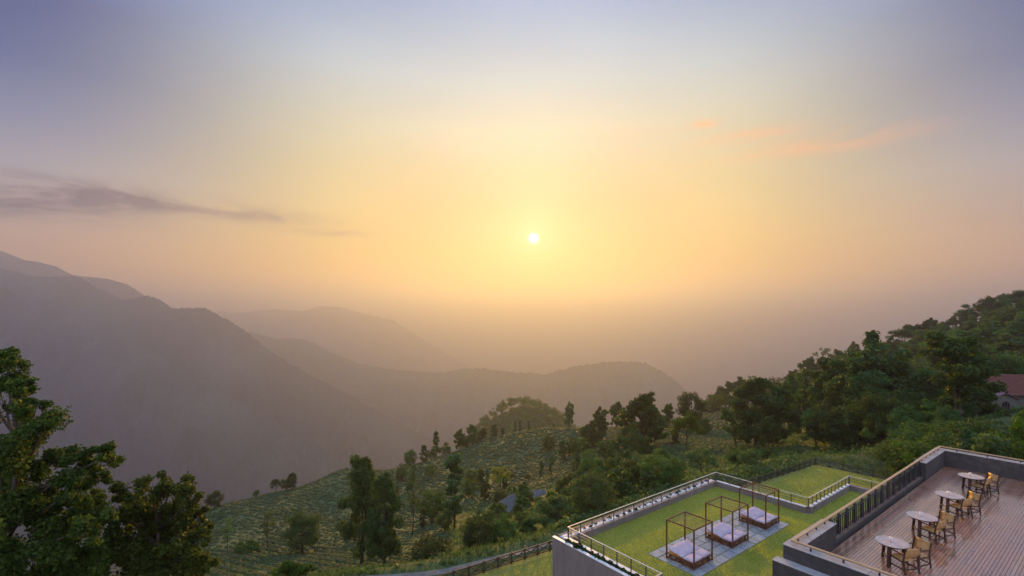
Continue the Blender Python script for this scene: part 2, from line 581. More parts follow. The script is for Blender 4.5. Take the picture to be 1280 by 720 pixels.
# ------------------------------------------------------------------ materials of the built things
M_RENDER = simple('wall_render', (0.195, 0.158, 0.145), (0.255, 0.212, 0.192), 1.1, 0.85, 0.3, 0.006, spec=0.2, stretch=(1, 1, 0.28))
M_WHITE = simple('white_coping', (0.62, 0.60, 0.58), (0.78, 0.76, 0.73), 3.0, 0.45, 0.2, 0.004)
M_PEBBLE = simple('white_pebble', (0.55, 0.53, 0.50), (0.82, 0.80, 0.76), 3.0, 0.5, 0.2, 0.004, rnd=0.5)
M_SOIL = simple('planter_soil', (0.030, 0.022, 0.015), (0.065, 0.048, 0.032), 9.0, 0.95, 0.8, 0.05, spec=0.1)
M_METAL = simple('grey_metal', (0.10, 0.105, 0.115), (0.16, 0.165, 0.175), 8.0, 0.38, 0.1, 0.002, metal=0.7)
M_RAILTOP = simple('pale_rail', (0.50, 0.44, 0.36), (0.64, 0.58, 0.48), 5.0, 0.33, 0.1, 0.002)
M_DARKMETAL = simple('black_metal', (0.018, 0.018, 0.020), (0.035, 0.034, 0.036), 8.0, 0.40, 0.1, 0.002)
M_HANDRAIL = simple('handrail_timber', (0.42, 0.25, 0.12), (0.56, 0.36, 0.19), 4.0, 0.34, 0.2, 0.003, stretch=(0.6, 6, 6))
M_TIMBER = simple('red_brown_timber', (0.105, 0.036, 0.015), (0.185, 0.068, 0.028), 5.0, 0.38, 0.3, 0.004, stretch=(3, 3, 0.7))
M_FRAME = simple('dark_furniture_timber', (0.050, 0.024, 0.014), (0.095, 0.045, 0.024), 7.0, 0.32, 0.2, 0.003, stretch=(3, 3, 1))
M_LEATHER = simple('tan_leather', (0.46, 0.25, 0.085), (0.58, 0.34, 0.13), 6.0, 0.42, 0.25, 0.004)
M_CUSHION = simple('lilac_fabric', (0.50, 0.395, 0.445), (0.60, 0.49, 0.53), 3.0, 0.9, 0.6, 0.02, spec=0.15)
M_TABLE = simple('pale_table_top', (0.42, 0.31, 0.265), (0.54, 0.42, 0.37), 4.0, 0.16, 0.05, 0.001)
M_GLASS = simple('candle_glass', (0.70, 0.55, 0.50), (0.85, 0.72, 0.66), 4.0, 0.15, 0.0)
M_SLAB = simple('slate_slab', (0.20, 0.205, 0.215), (0.36, 0.36, 0.355), 1.6, 0.28, 0.35, 0.005, rnd=0.6, spec=0.6)
M_FENCE = simple('dark_fence_timber', (0.035, 0.026, 0.020), (0.070, 0.055, 0.042), 6.0, 0.7, 0.3, 0.004)
M_PATH = simple('concrete_path', (0.12, 0.11, 0.09), (0.19, 0.17, 0.14), 1.2, 0.85, 0.3, 0.01)
M_VINE = simple('dry_vine', (0.16, 0.12, 0.05), (0.30, 0.24, 0.10), 20.0, 0.7, 0.0)


def stone_material():
    m, N, b = material('stone_cladding')
    co = N.add('ShaderNodeTexCoord').outputs['Object']
    sep = N.add('ShaderNodeSeparateXYZ')
    N.put(sep.inputs[0], co)
    cmb = N.add('ShaderNodeCombineXYZ')
    N.put(cmb.inputs[0], N.math('ADD', sep.outputs[0], sep.outputs[1]))
    N.put(cmb.inputs[1], sep.outputs[2])
    br = N.add('ShaderNodeTexBrick')
    N.put(br.inputs['Vector'], cmb.outputs[0])
    br.inputs['Scale'].default_value = 1.0
    br.inputs['Brick Width'].default_value = 0.9
    br.inputs['Row Height'].default_value = 0.3
    br.inputs['Mortar Size'].default_value = 0.006
    br.inputs['Color1'].default_value = (0.070, 0.060, 0.056, 1)
    br.inputs['Color2'].default_value = (0.095, 0.082, 0.075, 1)
    br.inputs['Mortar'].default_value = (0.058, 0.05, 0.047, 1)
    n = N.noise(co, 5.0, 5.0, 0.65)
    N.put(b.inputs['Base Color'], N.mix(1.0, br.outputs[0], N.ramp(n, [(0.3, (0.72, 0.72, 0.72)), (0.7, (1.25, 1.22, 1.2))]), 'MULTIPLY'))
    b.inputs['Roughness'].default_value = 0.75
    b.inputs['Specular IOR Level'].default_value = 0.25
    bump(N, b, N.math('SUBTRACT', N.math('MULTIPLY', n, 0.4), br.outputs['Fac']), 0.5, 0.008)
    return m


M_STONE = stone_material()


def deck_material():
    m, N, b = material('wet_deck_timber')
    co = N.add('ShaderNodeTexCoord').outputs['Object']
    oi = N.add('ShaderNodeObjectInfo')
    mp = N.add('ShaderNodeMapping')
    mp.inputs['Scale'].default_value = (0.5, 9.0, 9.0)
    N.put(mp.inputs[0], N.vmath('ADD', oi.outputs['Location'], co))
    n = N.noise(mp.outputs[0], 2.2, 6.0, 0.6)
    geo = N.add('ShaderNodeNewGeometry').outputs['Position']
    wide = N.noise(geo, 0.55, 4.0, 0.6)
    rnd = oi.outputs['Random']
    c = N.mix(N.remap(n, 0.3, 0.7), (0.33, 0.135, 0.078), (0.47, 0.225, 0.135))
    c = N.mix(N.math('MULTIPLY', N.remap(rnd, 0.78, 1.0), 0.75), c, (0.46, 0.27, 0.15))
    c = N.mix(N.math('MULTIPLY', N.remap(rnd, 0.25, 0.0), 0.6), c, (0.15, 0.085, 0.065))
    N.put(b.inputs['Base Color'], c)
    wet = N.remap(wide, 0.38, 0.62)
    N.put(b.inputs['Roughness'], N.math('ADD', N.math('MULTIPLY', wet, 0.16), N.math('ADD', 0.17, N.math('MULTIPLY', rnd, 0.06))))
    b.inputs['IOR'].default_value = 1.6
    b.inputs['Specular IOR Level'].default_value = 0.7
    b.inputs['Coat Weight'].default_value = 1.0
    b.inputs['Coat IOR'].default_value = 2.2
    N.put(b.inputs['Coat Roughness'], N.math('ADD', 0.07, N.math('MULTIPLY', wet, 0.12)))
    bump(N, b, N.math('ADD', n, N.math('MULTIPLY', wide, 0.4)), 0.25, 0.004)
    return m


M_DECK = deck_material()


def lawn_material():
    m, N, b = material('lawn_turf')
    p = N.add('ShaderNodeNewGeometry').outputs['Position']
    big = N.noise(p, 0.28, 4.0, 0.6)
    mid = N.noise(p, 2.6, 4.0, 0.65)
    fine = N.noise(p, 26.0, 3.0, 0.7)
    c = N.mix(N.remap(big, 0.35, 0.65), (0.23, 0.235, 0.05), (0.34, 0.31, 0.075))
    c = N.mix(N.math('MULTIPLY', N.remap(mid, 0.48, 0.72), 0.6), c, (0.38, 0.29, 0.11))
    c = N.mix(1.0, c, N.ramp(fine, [(0.3, (0.5, 0.5, 0.5)), (0.7, (1.35, 1.35, 1.3))]), 'MULTIPLY')
    N.put(b.inputs['Base Color'], c)
    b.inputs['Roughness'].default_value = 0.9
    b.inputs['Specular IOR Level'].default_value = 0.1
    bump(N, b, N.math('ADD', fine, mid), 0.8, 0.05)
    return m


M_LAWN = lawn_material()


def leaf_material(name, dark, light, tip, trans=0.35, rough=0.55, spread=0.375):
    """foliage: diffuse and translucent leaves, each with its own tint"""
    m = bpy.data.materials.new(name)
    m.use_nodes = True
    N = Nodes(m.node_tree)
    N.n.clear()
    at = N.add('ShaderNodeAttribute', attribute_name='tint').outputs['Fac']
    oi = N.add('ShaderNodeObjectInfo').outputs['Random']
    c = N.ramp(at, [(0.0, dark), (0.6, light), (1.0, tip)])
    hs = N.add('ShaderNodeHueSaturation')
    N.put(hs.inputs['Color'], c)
    N.put(hs.inputs['Hue'], N.remap(oi, 0, 1, 0.478, 0.52, False))
    N.put(hs.inputs['Value'], N.remap(oi, 0, 1, 1.025 - spread, 1.025 + spread, False))
    d = N.add('ShaderNodeBsdfPrincipled')
    N.put(d.inputs['Base Color'], hs.outputs[0])
    d.inputs['Roughness'].default_value = rough
    d.inputs['Specular IOR Level'].default_value = 0.06
    t = N.add('ShaderNodeBsdfTranslucent')
    N.put(t.inputs[0], N.mix(1.0, hs.outputs[0], (1.2, 1.6, 0.55), 'MULTIPLY'))
    mx = N.add('ShaderNodeMixShader')
    mx.inputs[0].default_value = trans
    N.l.new(d.outputs[0], mx.inputs[1])
    N.l.new(t.outputs[0], mx.inputs[2])
    out = N.add('ShaderNodeOutputMaterial')
    N.l.new(mx.outputs[0], out.inputs[0])
    MATS[name] = m
    return m


M_GRASS = leaf_material('grass_blades', (0.29, 0.28, 0.055), (0.44, 0.40, 0.10), (0.80, 0.72, 0.42), 0.5, 0.7)
M_LEAF_NEAR = leaf_material('glossy_leaves', (0.032, 0.052, 0.011), (0.070, 0.098, 0.020), (0.145, 0.160, 0.036), 0.4, 0.5, 0.08)
M_LEAF_DARK = leaf_material('dark_leaves', (0.030, 0.058, 0.020), (0.058, 0.098, 0.030), (0.100, 0.145, 0.042), 0.34)
M_LEAF_MID = leaf_material('green_leaves', (0.040, 0.076, 0.022), (0.078, 0.128, 0.034), (0.135, 0.180, 0.048), 0.36)
M_LEAF_PALE = leaf_material('pale_leaves', (0.052, 0.082, 0.030), (0.090, 0.128, 0.044), (0.150, 0.180, 0.064), 0.36)
M_LEAF_YELLOW = leaf_material('yellow_leaves', (0.110, 0.105, 0.016), (0.190, 0.165, 0.024), (0.270, 0.215, 0.035), 0.36)
M_LEAF_BRIGHT = leaf_material('bright_leaves', (0.045, 0.085, 0.010), (0.085, 0.135, 0.016), (0.150, 0.190, 0.028), 0.36)
M_TEA = leaf_material('tea_leaves', (0.044, 0.076, 0.030), (0.070, 0.108, 0.042), (0.104, 0.146, 0.060), 0.15, 0.8)
M_BARK = simple('bark', (0.050, 0.038, 0.028), (0.105, 0.085, 0.065), 7.0, 0.9, 0.6, 0.03, stretch=(1, 1, 0.3), spec=0.1)


def framed(a, b, z):
    return dict(loc=ab(a, b, z), rz=ROT)


# ------------------------------------------------------------------ the garden terrace (one storey block with a lawn on top)
T = empty('garden_terrace', ab(20.8, 7.9, -9.6), ROT, label='rendered terrace block with a lawn on its flat top', category='building')
TZ = 9.6                                             # local height of the lawn level


def coping_run(box, mat, a0, a1, b0, b1, z0, z1, bevel, step=1.25):
    """a coping laid as separate stones with open joints"""
    la, lb = a1 - a0, b1 - b0
    n = max(1, round(max(la, lb) / step))
    for k in range(n):
        if la > lb:
            box('coping', mat, a0 + la * k / n + 0.004, a0 + la * (k + 1) / n - 0.004, b0, b1, z0, z1 + random.uniform(-0.002, 0.002), bevel)
        else:
            box('coping', mat, a0, a1, b0 + lb * k / n + 0.004, b0 + lb * (k + 1) / n - 0.004, z0, z1 + random.uniform(-0.002, 0.002), bevel)


def t_box(name, mat, a0, a1, b0, b1, z0, z1, bevel=0.0):
    return MB().box(a0 - 20.8, a1 - 20.8, b0 - 7.9, b1 - 7.9, z0 + TZ, z1 + TZ).build(name, mat, T, bevel)


t_box('wall_block', M_RENDER, 20.8, 38.42, 7.9, 22.86, -9.6, -0.02)
t_box('wall_block', M_RENDER, 14.0, 20.79, 7.9, 15.38, -9.6, -0.02)
t_box('wall_block', M_RENDER, 38.43, 46.2, 7.9, 15.16, -9.6, -0.02)
# front planter on the edge, its two rims, soil
t_box('planter_wall', M_RENDER, 20.8, 20.98, 15.40, 22.86, -0.02, 0.36)
coping_run(t_box, M_WHITE, 20.78, 21.0, 15.38, 22.88, 0.36, 0.40, 0.008)
t_box('planter_soil', M_SOIL, 20.98, 21.28, 15.40, 22.20, -0.02, 0.27)
t_box('parapet', M_RENDER, 21.28, 21.50, 15.40, 22.20, -0.02, 0.38)
coping_run(t_box, M_WHITE, 21.26, 21.52, 15.38, 22.22, 0.38, 0.415, 0.006)
t_box('planter_end', M_RENDER, 20.98, 21.28, 22.2, 22.86, -0.02, 0.30)
# long side: parapet with a white pebble trough behind it
t_box('parapet', M_RENDER, 21.50, 38.42, 21.98, 22.20, -0.02, 0.40)
t_box('trough_floor', M_WHITE, 21.28, 38.42, 22.21, 22.70, -0.02, 0.34)
t_box('trough_wall', M_RENDER, 21.28, 38.42, 22.70, 22.86, -0.02, 0.39)
# far end and the recess
t_box('parapet', M_RENDER, 38.10, 38.42, 15.16, 21.97, -0.02, 0.40)
coping_run(t_box, M_WHITE, 38.22, 38.44, 15.18, 21.98, 0.40, 0.435, 0.006)
t_box('parapet', M_RENDER, 38.43, 46.2, 14.86, 15.16, -0.02, 0.40)
t_box('parapet', M_RENDER, 45.8, 46.2, 7.9, 14.85, -0.02, 0.40)
t_box('parapet', M_RENDER, 14.0, 21.27, 15.16, 15.38, -0.02, 0.38)
coping_run(t_box, M_WHITE, 14.0, 21.25, 15.14, 15.40, 0.38, 0.415, 0.006)
for k in range(11):                                  # white coping blocks between the recess posts
    a = 38.52 + k * 0.695
    t_box('coping_block', M_WHITE, a, a + 0.50, 14.90, 15.13, 0.40, 0.46, 0.01)

# pebbles in the trough: too small to pick apart
pm = MB()
for k in range(1500):
    a, b = rng.uniform(0, 17.1), rng.uniform(0, 0.46)
    r = rng.uniform(0.025, 0.06)
    pm.hexa([(a + dx * r * rng.uniform(.6, 1), b + dy * r * rng.uniform(.6, 1), dz) for dz in (0, r * rng.uniform(0.5, 0.9)) for dx, dy in ((-1, -1), (1, -1), (1, 1), (-1, 1))])
o = pm.build('trough_pebbles', M_PEBBLE, T)
o.location = (0.5, 14.33, TZ + 0.335)
o['kind'] = 'stuff'

# lawn on the terrace
lm = MB()
lm.box(0.68, 17.34, 0, 14.1, -0.019, 0.0)
lm.box(-6.7, 0.68, 0, 7.28, -0.019, 0.0)
lm.box(17.34, 25.0, 0, 6.98, -0.019, 0.0)
tag(lm.build('lawn', M_LAWN, loc=ab(20.8, 7.9, 0), rz=ROT), label='sunlit lawn on top of the terrace block', category='lawn', kind='structure')


# ---- railings on the terrace: posts, a pale top rail and two thin lower rails
def railing(p, q, label, n, z0, z1, outlook=0.0):
    """from p to q in building axes"""
    d = Vector((q[0] - p[0], q[1] - p[1], 0))
    L = d.length
    root = empty('terrace_railing', ab(p[0], p[1], z0), ROT + math.atan2(d.y, d.x), label=label, category='railing', group='railings round the terrace lawn')
    h = z1 - z0
    post = MB().box(-0.025, 0.025, -0.02, 0.02, 0, h - 0.03).mesh('post')
    post.materials.append(M_METAL)
    for k in range(n + 1):
        o = link('post', post, parent=root)
        o.location = (L * k / n, 0, 0)
    MB().box(-0.03, L + 0.03, -0.032, 0.032, h - 0.03, h + 0.012).build('top_rail', M_RAILTOP, root, 0.006)
    for f in (0.42, 0.72):
        MB().box(0, L, -0.014, 0.014, h * f - 0.013, h * f + 0.013).build('lower_rail', M_METAL, root)
    return root


railing((21.39, 15.27), (21.39, 22.09), 'metal railing on the planter edge of the terrace', 7, 0.415, 1.10)
railing((21.44, 22.09), (38.26, 22.09), 'long metal railing beside the white pebble trough', 16, 0.40, 1.10)
railing((38.31, 22.04), (38.31, 15.02), 'metal railing behind the canopy beds', 6, 0.435, 1.10)
railing((38.36, 15.02), (45.95, 15.02), 'metal railing on white coping blocks along the recess', 11, 0.40, 1.10)
railing((46.0, 14.97), (46.0, 9.0), 'metal railing closing the far end of the recess', 4, 0.40, 1.10)
railing((21.34, 15.27), (15.0, 15.27), 'metal railing leading out from the planter corner', 6, 0.415, 1.10)

# ------------------------------------------------------------------ paving under the canopy beds
paving = tag(MB().box(0, 11.05, 0, 3.35, -0.012, 0.006).build('paving_bed', M_LAWN, loc=ab(24.3, 14.98, 0.006), rz=ROT), label='grassy joints under the slate paving', category='paving', kind='structure')
paving.name = 'patio'
sl = MB().box(0, 1, 0, 1, 0, 1).mesh('slab')
sl.materials.append(M_SLAB)
for j in range(5):
    y0 = j * 0.67
    x = -0.0 if j % 2 == 0 else -0.45
    while x < 11.0:
        w = random.choice((0.62, 0.9, 0.9, 1.15))
        x0, x1 = max(x, 0.0), min(x + w, 11.05)
        if x1 - x0 > 0.15:
            o = link('slab', sl, parent=paving)
            g = 0.028
            o.scale = (x1 - x0 - 2 * g, 0.67 - 2 * g, 0.03 + random.uniform(-0.005, 0.006))
            o.location = (x0 + g, y0 + g, 0.004)
            o.rotation_euler = (random.uniform(-0.006, 0.006), random.uniform(-0.006, 0.006), random.uniform(-0.008, 0.008))
        x += w


# ------------------------------------------------------------------ canopy beds
def cushion(name, x0, x1, y0, y1, z0, z1, parent, puff=0.012, tilt=None):
    """a soft pad: rounded box with a slightly domed top"""
    nx = ny = 9
    v, f = [], []
    for lay in range(2):
        for i in range(nx):
            for j in range(ny):
                u, w = i / (nx - 1), j / (ny - 1)
                edge = min(u, 1 - u, w, 1 - w) * 2
                dome = puff * math.sin(min(edge * 2.2, 1) * math.pi / 2)
                rim = 0.018 * (1 - min(edge * 6, 1))
                z = (z1 + dome - rim) if lay else (z0 + rim)
                v.append((x0 + (x1 - x0) * u, y0 + (y1 - y0) * w, z))
    I = lambda l, i, j: l * nx * ny + i * ny + j
    for i in range(nx - 1):
        for j in range(ny - 1):
            f.append((I(1, i, j), I(1, i + 1, j), I(1, i + 1, j + 1), I(1, i, j + 1)))
            f.append((I(0, i, j), I(0, i, j + 1), I(0, i + 1, j + 1), I(0, i + 1, j)))
    for i in range(nx - 1):
        f.append((I(0, i, 0), I(0, i + 1, 0), I(1, i + 1, 0), I(1, i, 0)))
        f.append((I(0, i + 1, ny - 1), I(0, i, ny - 1), I(1, i, ny - 1), I(1, i + 1, ny - 1)))
    for j in range(ny - 1):
        f.append((I(0, 0, j + 1), I(0, 0, j), I(1, 0, j), I(1, 0, j + 1)))
        f.append((I(0, nx - 1, j), I(0, nx - 1, j + 1), I(1, nx - 1, j + 1), I(1, nx - 1, j)))
    me = bpy.data.meshes.new(name)
    me.from_pydata(v, [], f)
    me.shade_smooth()
    o = link(name, me, M_CUSHION, parent)
    m = o.modifiers.new('bevel', 'BEVEL')
    m.width, m.segments, m.limit_method, m.angle_limit = 0.025, 3, 'ANGLE', R(50)
    if tilt:
        o.location, o.rotation_euler = tilt
    return o


def canopy_bed(a, b, label, dense):
    W, D, H = 1.92, 1.84, 2.27
    root = empty('canopy_bed', ab(a, b, 0.033), ROT, label=label, category='day bed', group='canopy beds on the slate paving')
    px, py = W / 2 - 0.035, D / 2 - 0.035
    post = MB().box(-0.035, 0.035, -0.035, 0.035, 0, H).mesh('post')
    post.materials.append(M_TIMBER)
    for sx in (-1, 1):
        for sy in (-1, 1):
            o = link('post', post, parent=root)
            o.location = (sx * px, sy * py, 0)
    for s in (-1, 1):
        MB().box(-px + 0.035, px - 0.035, s * py - 0.03, s * py + 0.03, H - 0.065, H - 0.005).build('beam', M_TIMBER, root, 0.004)
        MB().box(s * px - 0.03, s * px + 0.03, -py + 0.035, py - 0.035, H - 0.068, H - 0.003).build('beam', M_TIMBER, root, 0.004)
    # woven lines with dry leaves over the top
    for k in range(8):
        x = -px + (k + 1) * (2 * px) / 9
        w = MB()
        w.bar((x, -py, H - 0.03), (x, py, H - 0.03), 0.012, 0.012)
        for q in range(16 if dense else 9):
            y = random.uniform(-py + 0.06, py - 0.06)
            s = random.uniform(0.035, 0.07)
            r = random.uniform(0, 3)
            w.bar((x - s * math.cos(r), y - s * math.sin(r), H - 0.035 + random.uniform(-.02, .02)), (x + s * math.cos(r), y + s * math.sin(r), H - 0.035 + random.uniform(-.02, .03)), 0.035, 0.006)
        w.build('canopy_line', M_VINE, root)
    for k in range(3):
        y = -py + (k + 1) * (2 * py) / 4
        MB().bar((-px, y, H - 0.045), (px, y, H - 0.045), 0.014, 0.014).build('canopy_line', M_VINE, root)
    # pallet base
    x1, y1 = px - 0.035, py - 0.035
    MB().box(-x1 - .03, x1 + .03, -y1 - .03, y1 + .03, 0.27, 0.325).build('platform', M_TIMBER, root, 0.006)
    for s in (-1, 1):
        MB().box(-x1, x1, s * (y1 + 0.005) - 0.03, s * (y1 + 0.005) + 0.03, 0.03, 0.10).build('skid', M_TIMBER, root, 0.004)
        MB().box(s * (x1 + 0.005) - 0.03, s * (x1 + 0.005) + 0.03, -y1 + 0.031, y1 - 0.031, 0.035, 0.095).build('skid', M_TIMBER, root, 0.004)
    for sx in (-0.62, 0.0, 0.62):
        for s in (-1, 1):
            MB().box(sx - 0.08, sx + 0.08, s * y1 - 0.045, s * y1 + 0.025, 0.10, 0.27).build('block', M_TIMBER, root, 0.004)
    for sy in (-0.5, 0.12):
        for s in (-1, 1):
            MB().box(s * x1 - 0.04, s * x1 + 0.03, sy - 0.08, sy + 0.08, 0.095, 0.27).build('block', M_TIMBER, root, 0.004)
    # pads: a raised back pad, two foot pads, a small tray between
    cx, cy = x1 - 0.0, y1 - 0.0
    cushion('back_pad', -cx, cx, 0, cy + 0.12, 0, 0.13, root, tilt=((0, -0.14, 0.345), (R(8.5), 0, 0)))
    cushion('foot_pad', -cx, -0.14, -cy, -0.16, 0.325, 0.455, root)
    cushion('foot_pad', 0.14, cx, -cy, -0.16, 0.325, 0.455, root)
    MB().box(-0.125, 0.125, -cy + 0.05, -0.2, 0.325, 0.425).build('tray', M_CUSHION, root, 0.01)
    return root


canopy_bed(25.70, 16.46, 'lilac canopy day bed beside the planter end of the paving', 0)
canopy_bed(29.82, 16.45, 'middle canopy day bed of the three on the slate paving', 0)
canopy_bed(34.02, 16.45, 'canopy day bed with the leafiest top, by the far railing', 1)

# ------------------------------------------------------------------ the deck building
D = empty('deck_building', ab(17.5, -12, -9.6), ROT, label='stone clad building block carrying the timber roof deck', category='building')
DECK = 5.7


def d_box(name, mat, a0, a1, b0, b1, z0, z1, bevel=0.0):
    return MB().box(a0 - 17.5, a1 - 17.5, b0 + 12, b1 + 12, z0 + 9.6, z1 + 9.6).build(name, mat, D, bevel)


d_box('wall_block', M_STONE, 17.5, 36.85, -12, 7.65, -9.6, 5.60)
d_box('ledge', M_STONE, 17.08, 17.50, -12, 7.82, -9.6, 6.10, 0.012)
d_box('parapet', M_STONE, 17.5, 17.86, -12, 7.65, 5.60, 6.56, 0.012)
d_box('parapet', M_STONE, 17.86, 20.75, 7.18, 7.65, 5.60, 6.56, 0.012)
d_box('parapet', M_STONE, 32.60, 36.42, 7.18, 7.65, 5.60, 6.56, 0.012)
d_box('parapet', M_STONE, 36.42, 36.85, -12, 7.65, 5.60, 6.56, 0.012)
d_box('kerb', M_STONE, 20.75, 32.60, 7.27, 7.58, 5.60, 5.86, 0.012)

M_CAP = simple('parapet_coping', (0.30, 0.275, 0.26), (0.40, 0.37, 0.35), 2.5, 0.6, 0.3, 0.004)
coping_run(d_box, M_CAP, 17.48, 17.88, -12, 7.67, 6.56, 6.585, 0.006)
coping_run(d_box, M_CAP, 17.881, 20.77, 7.16, 7.67, 6.56, 6.585, 0.006)
coping_run(d_box, M_CAP, 32.58, 36.399, 7.16, 7.67, 6.56, 6.585, 0.006)
coping_run(d_box, M_CAP, 36.40, 36.87, -12, 7.67, 6.56, 6.585, 0.006)
coping_run(d_box, M_CAP, 17.07, 17.479, -12, 7.83, 6.10, 6.115, 0.004)

# timber deck: a dark sub-floor with boards on it
deck = tag(MB().box(0, 18.56, 0, 19.18, 0, 0.03).build('deck', M_DARKMETAL, loc=ab(17.86, -12, 5.601), rz=ROT), label='wet red brown timber roof deck of long narrow boards', category='deck', kind='structure')
bd = MB().box(0, 1, 0, 1, 0, 1)
bm_ = bd.mesh('plank')
bm_.materials.append(M_DECK)
row, y, cuts = 0, 19.17, None
PITCH = 0.097
while y > 12.0:
    if row % 7 == 0:
        c0 = random.uniform(2.5, 6.0)
        cuts = [0.0, c0, c0 + random.uniform(4.5, 6.2), 18.55]
        if row % 14 == 0:
            cuts.insert(3, min(cuts[2] + random.uniform(2.5, 4.5), 17.5))
    for x0, x1 in zip(cuts[:-1], cuts[1:]):
        o = link('plank', bm_, parent=deck)
        o.location = (x0 + 0.004, y - PITCH + 0.007, 0.028)
        o.scale = (x1 - x0 - 0.008, PITCH - 0.012, 0.071 + random.uniform(-0.0015, 0.0015))
        o.rotation_euler = (random.uniform(-0.006, 0.006), 0, 0)
    y -= PITCH
    row += 1
fm = MB()
while y > 0.1:
    fm.box(0.004, 18.546, y - PITCH + 0.007, y - 0.005, 0.028, 0.099)
    y -= PITCH
o = fm.build('plank_field', M_DECK, deck)
o['kind'] = 'stuff'


# balustrade with the timber handrail
def bracket_rail(p, q, n, label, name='handrail'):
    d = Vector((q[0] - p[0], q[1] - p[1], 0))
    L = d.length
    root = empty(name, ab(p[0], p[1], 6.56), ROT + math.atan2(d.y, d.x), label=label, category='handrail', group='timber handrails round the deck')
    MB().box(-0.045, L + 0.045, -0.045, 0.045, 0.135, 0.19).build('top_rail', M_HANDRAIL, root, 0.008)
    br = MB().box(-0.022, 0.022, -0.022, 0.022, 0.0, 0.14).mesh('bracket')
    br.materials.append(M_DARKMETAL)
    for k in range(n):
        o = link('bracket', br, parent=root)
        o.location = (L * (k + 0.5) / n, 0, 0)
    return root


bracket_rail((17.68, -11.5), (17.68, 7.33), 20, 'timber handrail on brackets along the front stone parapet')
bracket_rail((36.62, 7.33), (36.62, -11.5), 15, 'timber handrail on brackets along the rear stone parapet')
B = empty('balustrade', ab(17.74, 7.42, 5.86), ROT, label='long balustrade of dark posts under a sunlit timber handrail', category='balustrade')
MB().box(-0.10, 18.93, -0.05, 0.05, 0.838, 0.893).build('top_rail', M_HANDRAIL, B, 0.008)
x0, x1 = 20.78 - 17.74, 32.58 - 17.74
pm_ = MB().box(-0.055, 0.055, -0.03, 0.03, 0.0, 0.84).mesh('post')
pm_.materials.append(M_DARKMETAL)
bl_ = MB().box(-0.016, 0.016, -0.016, 0.016, 0.0, 0.70).mesh('baluster')
bl_.materials.append(M_DARKMETAL)
n = 14
for k in range(n + 1):
    o = link('post', pm_, parent=B)
    o.location = (x0 + 0.06 + (x1 - x0 - 0.12) * k / n, 0, 0)
    if k < n:
        for q in (1, 2, 3):
            o = link('baluster', bl_, parent=B)
            o.location = (x0 + 0.06 + (x1 - x0 - 0.12) * (k + q / 4) / n, 0, 0)
for z in (0.61, 0.70):
    MB().box(x0, x1, -0.012, 0.012, z - 0.014, z + 0.014).build('upper_rail', M_METAL, B)
br = MB().box(-0.022, 0.022, -0.022, 0.022, 0.70, 0.84).mesh('bracket')
br.materials.append(M_DARKMETAL)
for x in (0.35, 1.1, 1.85, 2.6, 15.2, 16.0, 16.8, 17.6, 18.4):
    o = link('bracket', br, parent=B)
    o.location = (x, 0, 0)


# ------------------------------------------------------------------ deck furniture
def round_table(a, b, label, rz):
    root = empty('round_table', ab(a, b, DECK), ROT + rz, label=label, category='table', group='round tables on the deck')
    MB().lathe((0, 0, 0), [(0.45, 0.715), (0.485, 0.722), (0.49, 0.735), (0.485, 0.748), (0.45, 0.75)], 40).build('table_top', M_TABLE, root, smooth=False)
    MB().lathe((0, 0, 0), [(0.41, 0.675), (0.44, 0.68), (0.44, 0.714), (0.41, 0.7145)], 32).build('apron', M_FRAME, root)
    for t in (R(182), R(50), R(306)):
        c, s = math.cos(t), math.sin(t)
        MB().bar((c * 0.46, s * 0.46, 0.0), (c * 0.36, s * 0.36, 0.70), 0.10, 0.035, (c, s, 0.1)).build('leg', M_FRAME, root, 0.004)
    MB().bar((0.43 * math.cos(R(182)), 0.43 * math.sin(R(182)), 0.2), (0.43 * math.cos(R(50)), 0.43 * math.sin(R(50)), 0.2), 0.04, 0.05).build('stretcher', M_FRAME, root)
    g = empty('candle_glass', ab(a - 0.02, b + 0.02, DECK + 0.75), 0, label='small pale candle glass on the ' + label.replace('round table ', 'round table '), category='candle glass', group='candle glasses on the tables')
    MB().lathe((0, 0, 0), [(0.045, 0.0), (0.05, 0.01), (0.055, 0.15), (0.047, 0.15), (0.04, 0.12)], 14).build('glass', M_GLASS, g, smooth=True)
    MB().lathe((0, 0, 0), [(0.03, 0.012), (0.03, 0.105), (0.006, 0.11), (0.004, 0.13)], 10).build('candle', M_WHITE, g)
    return root


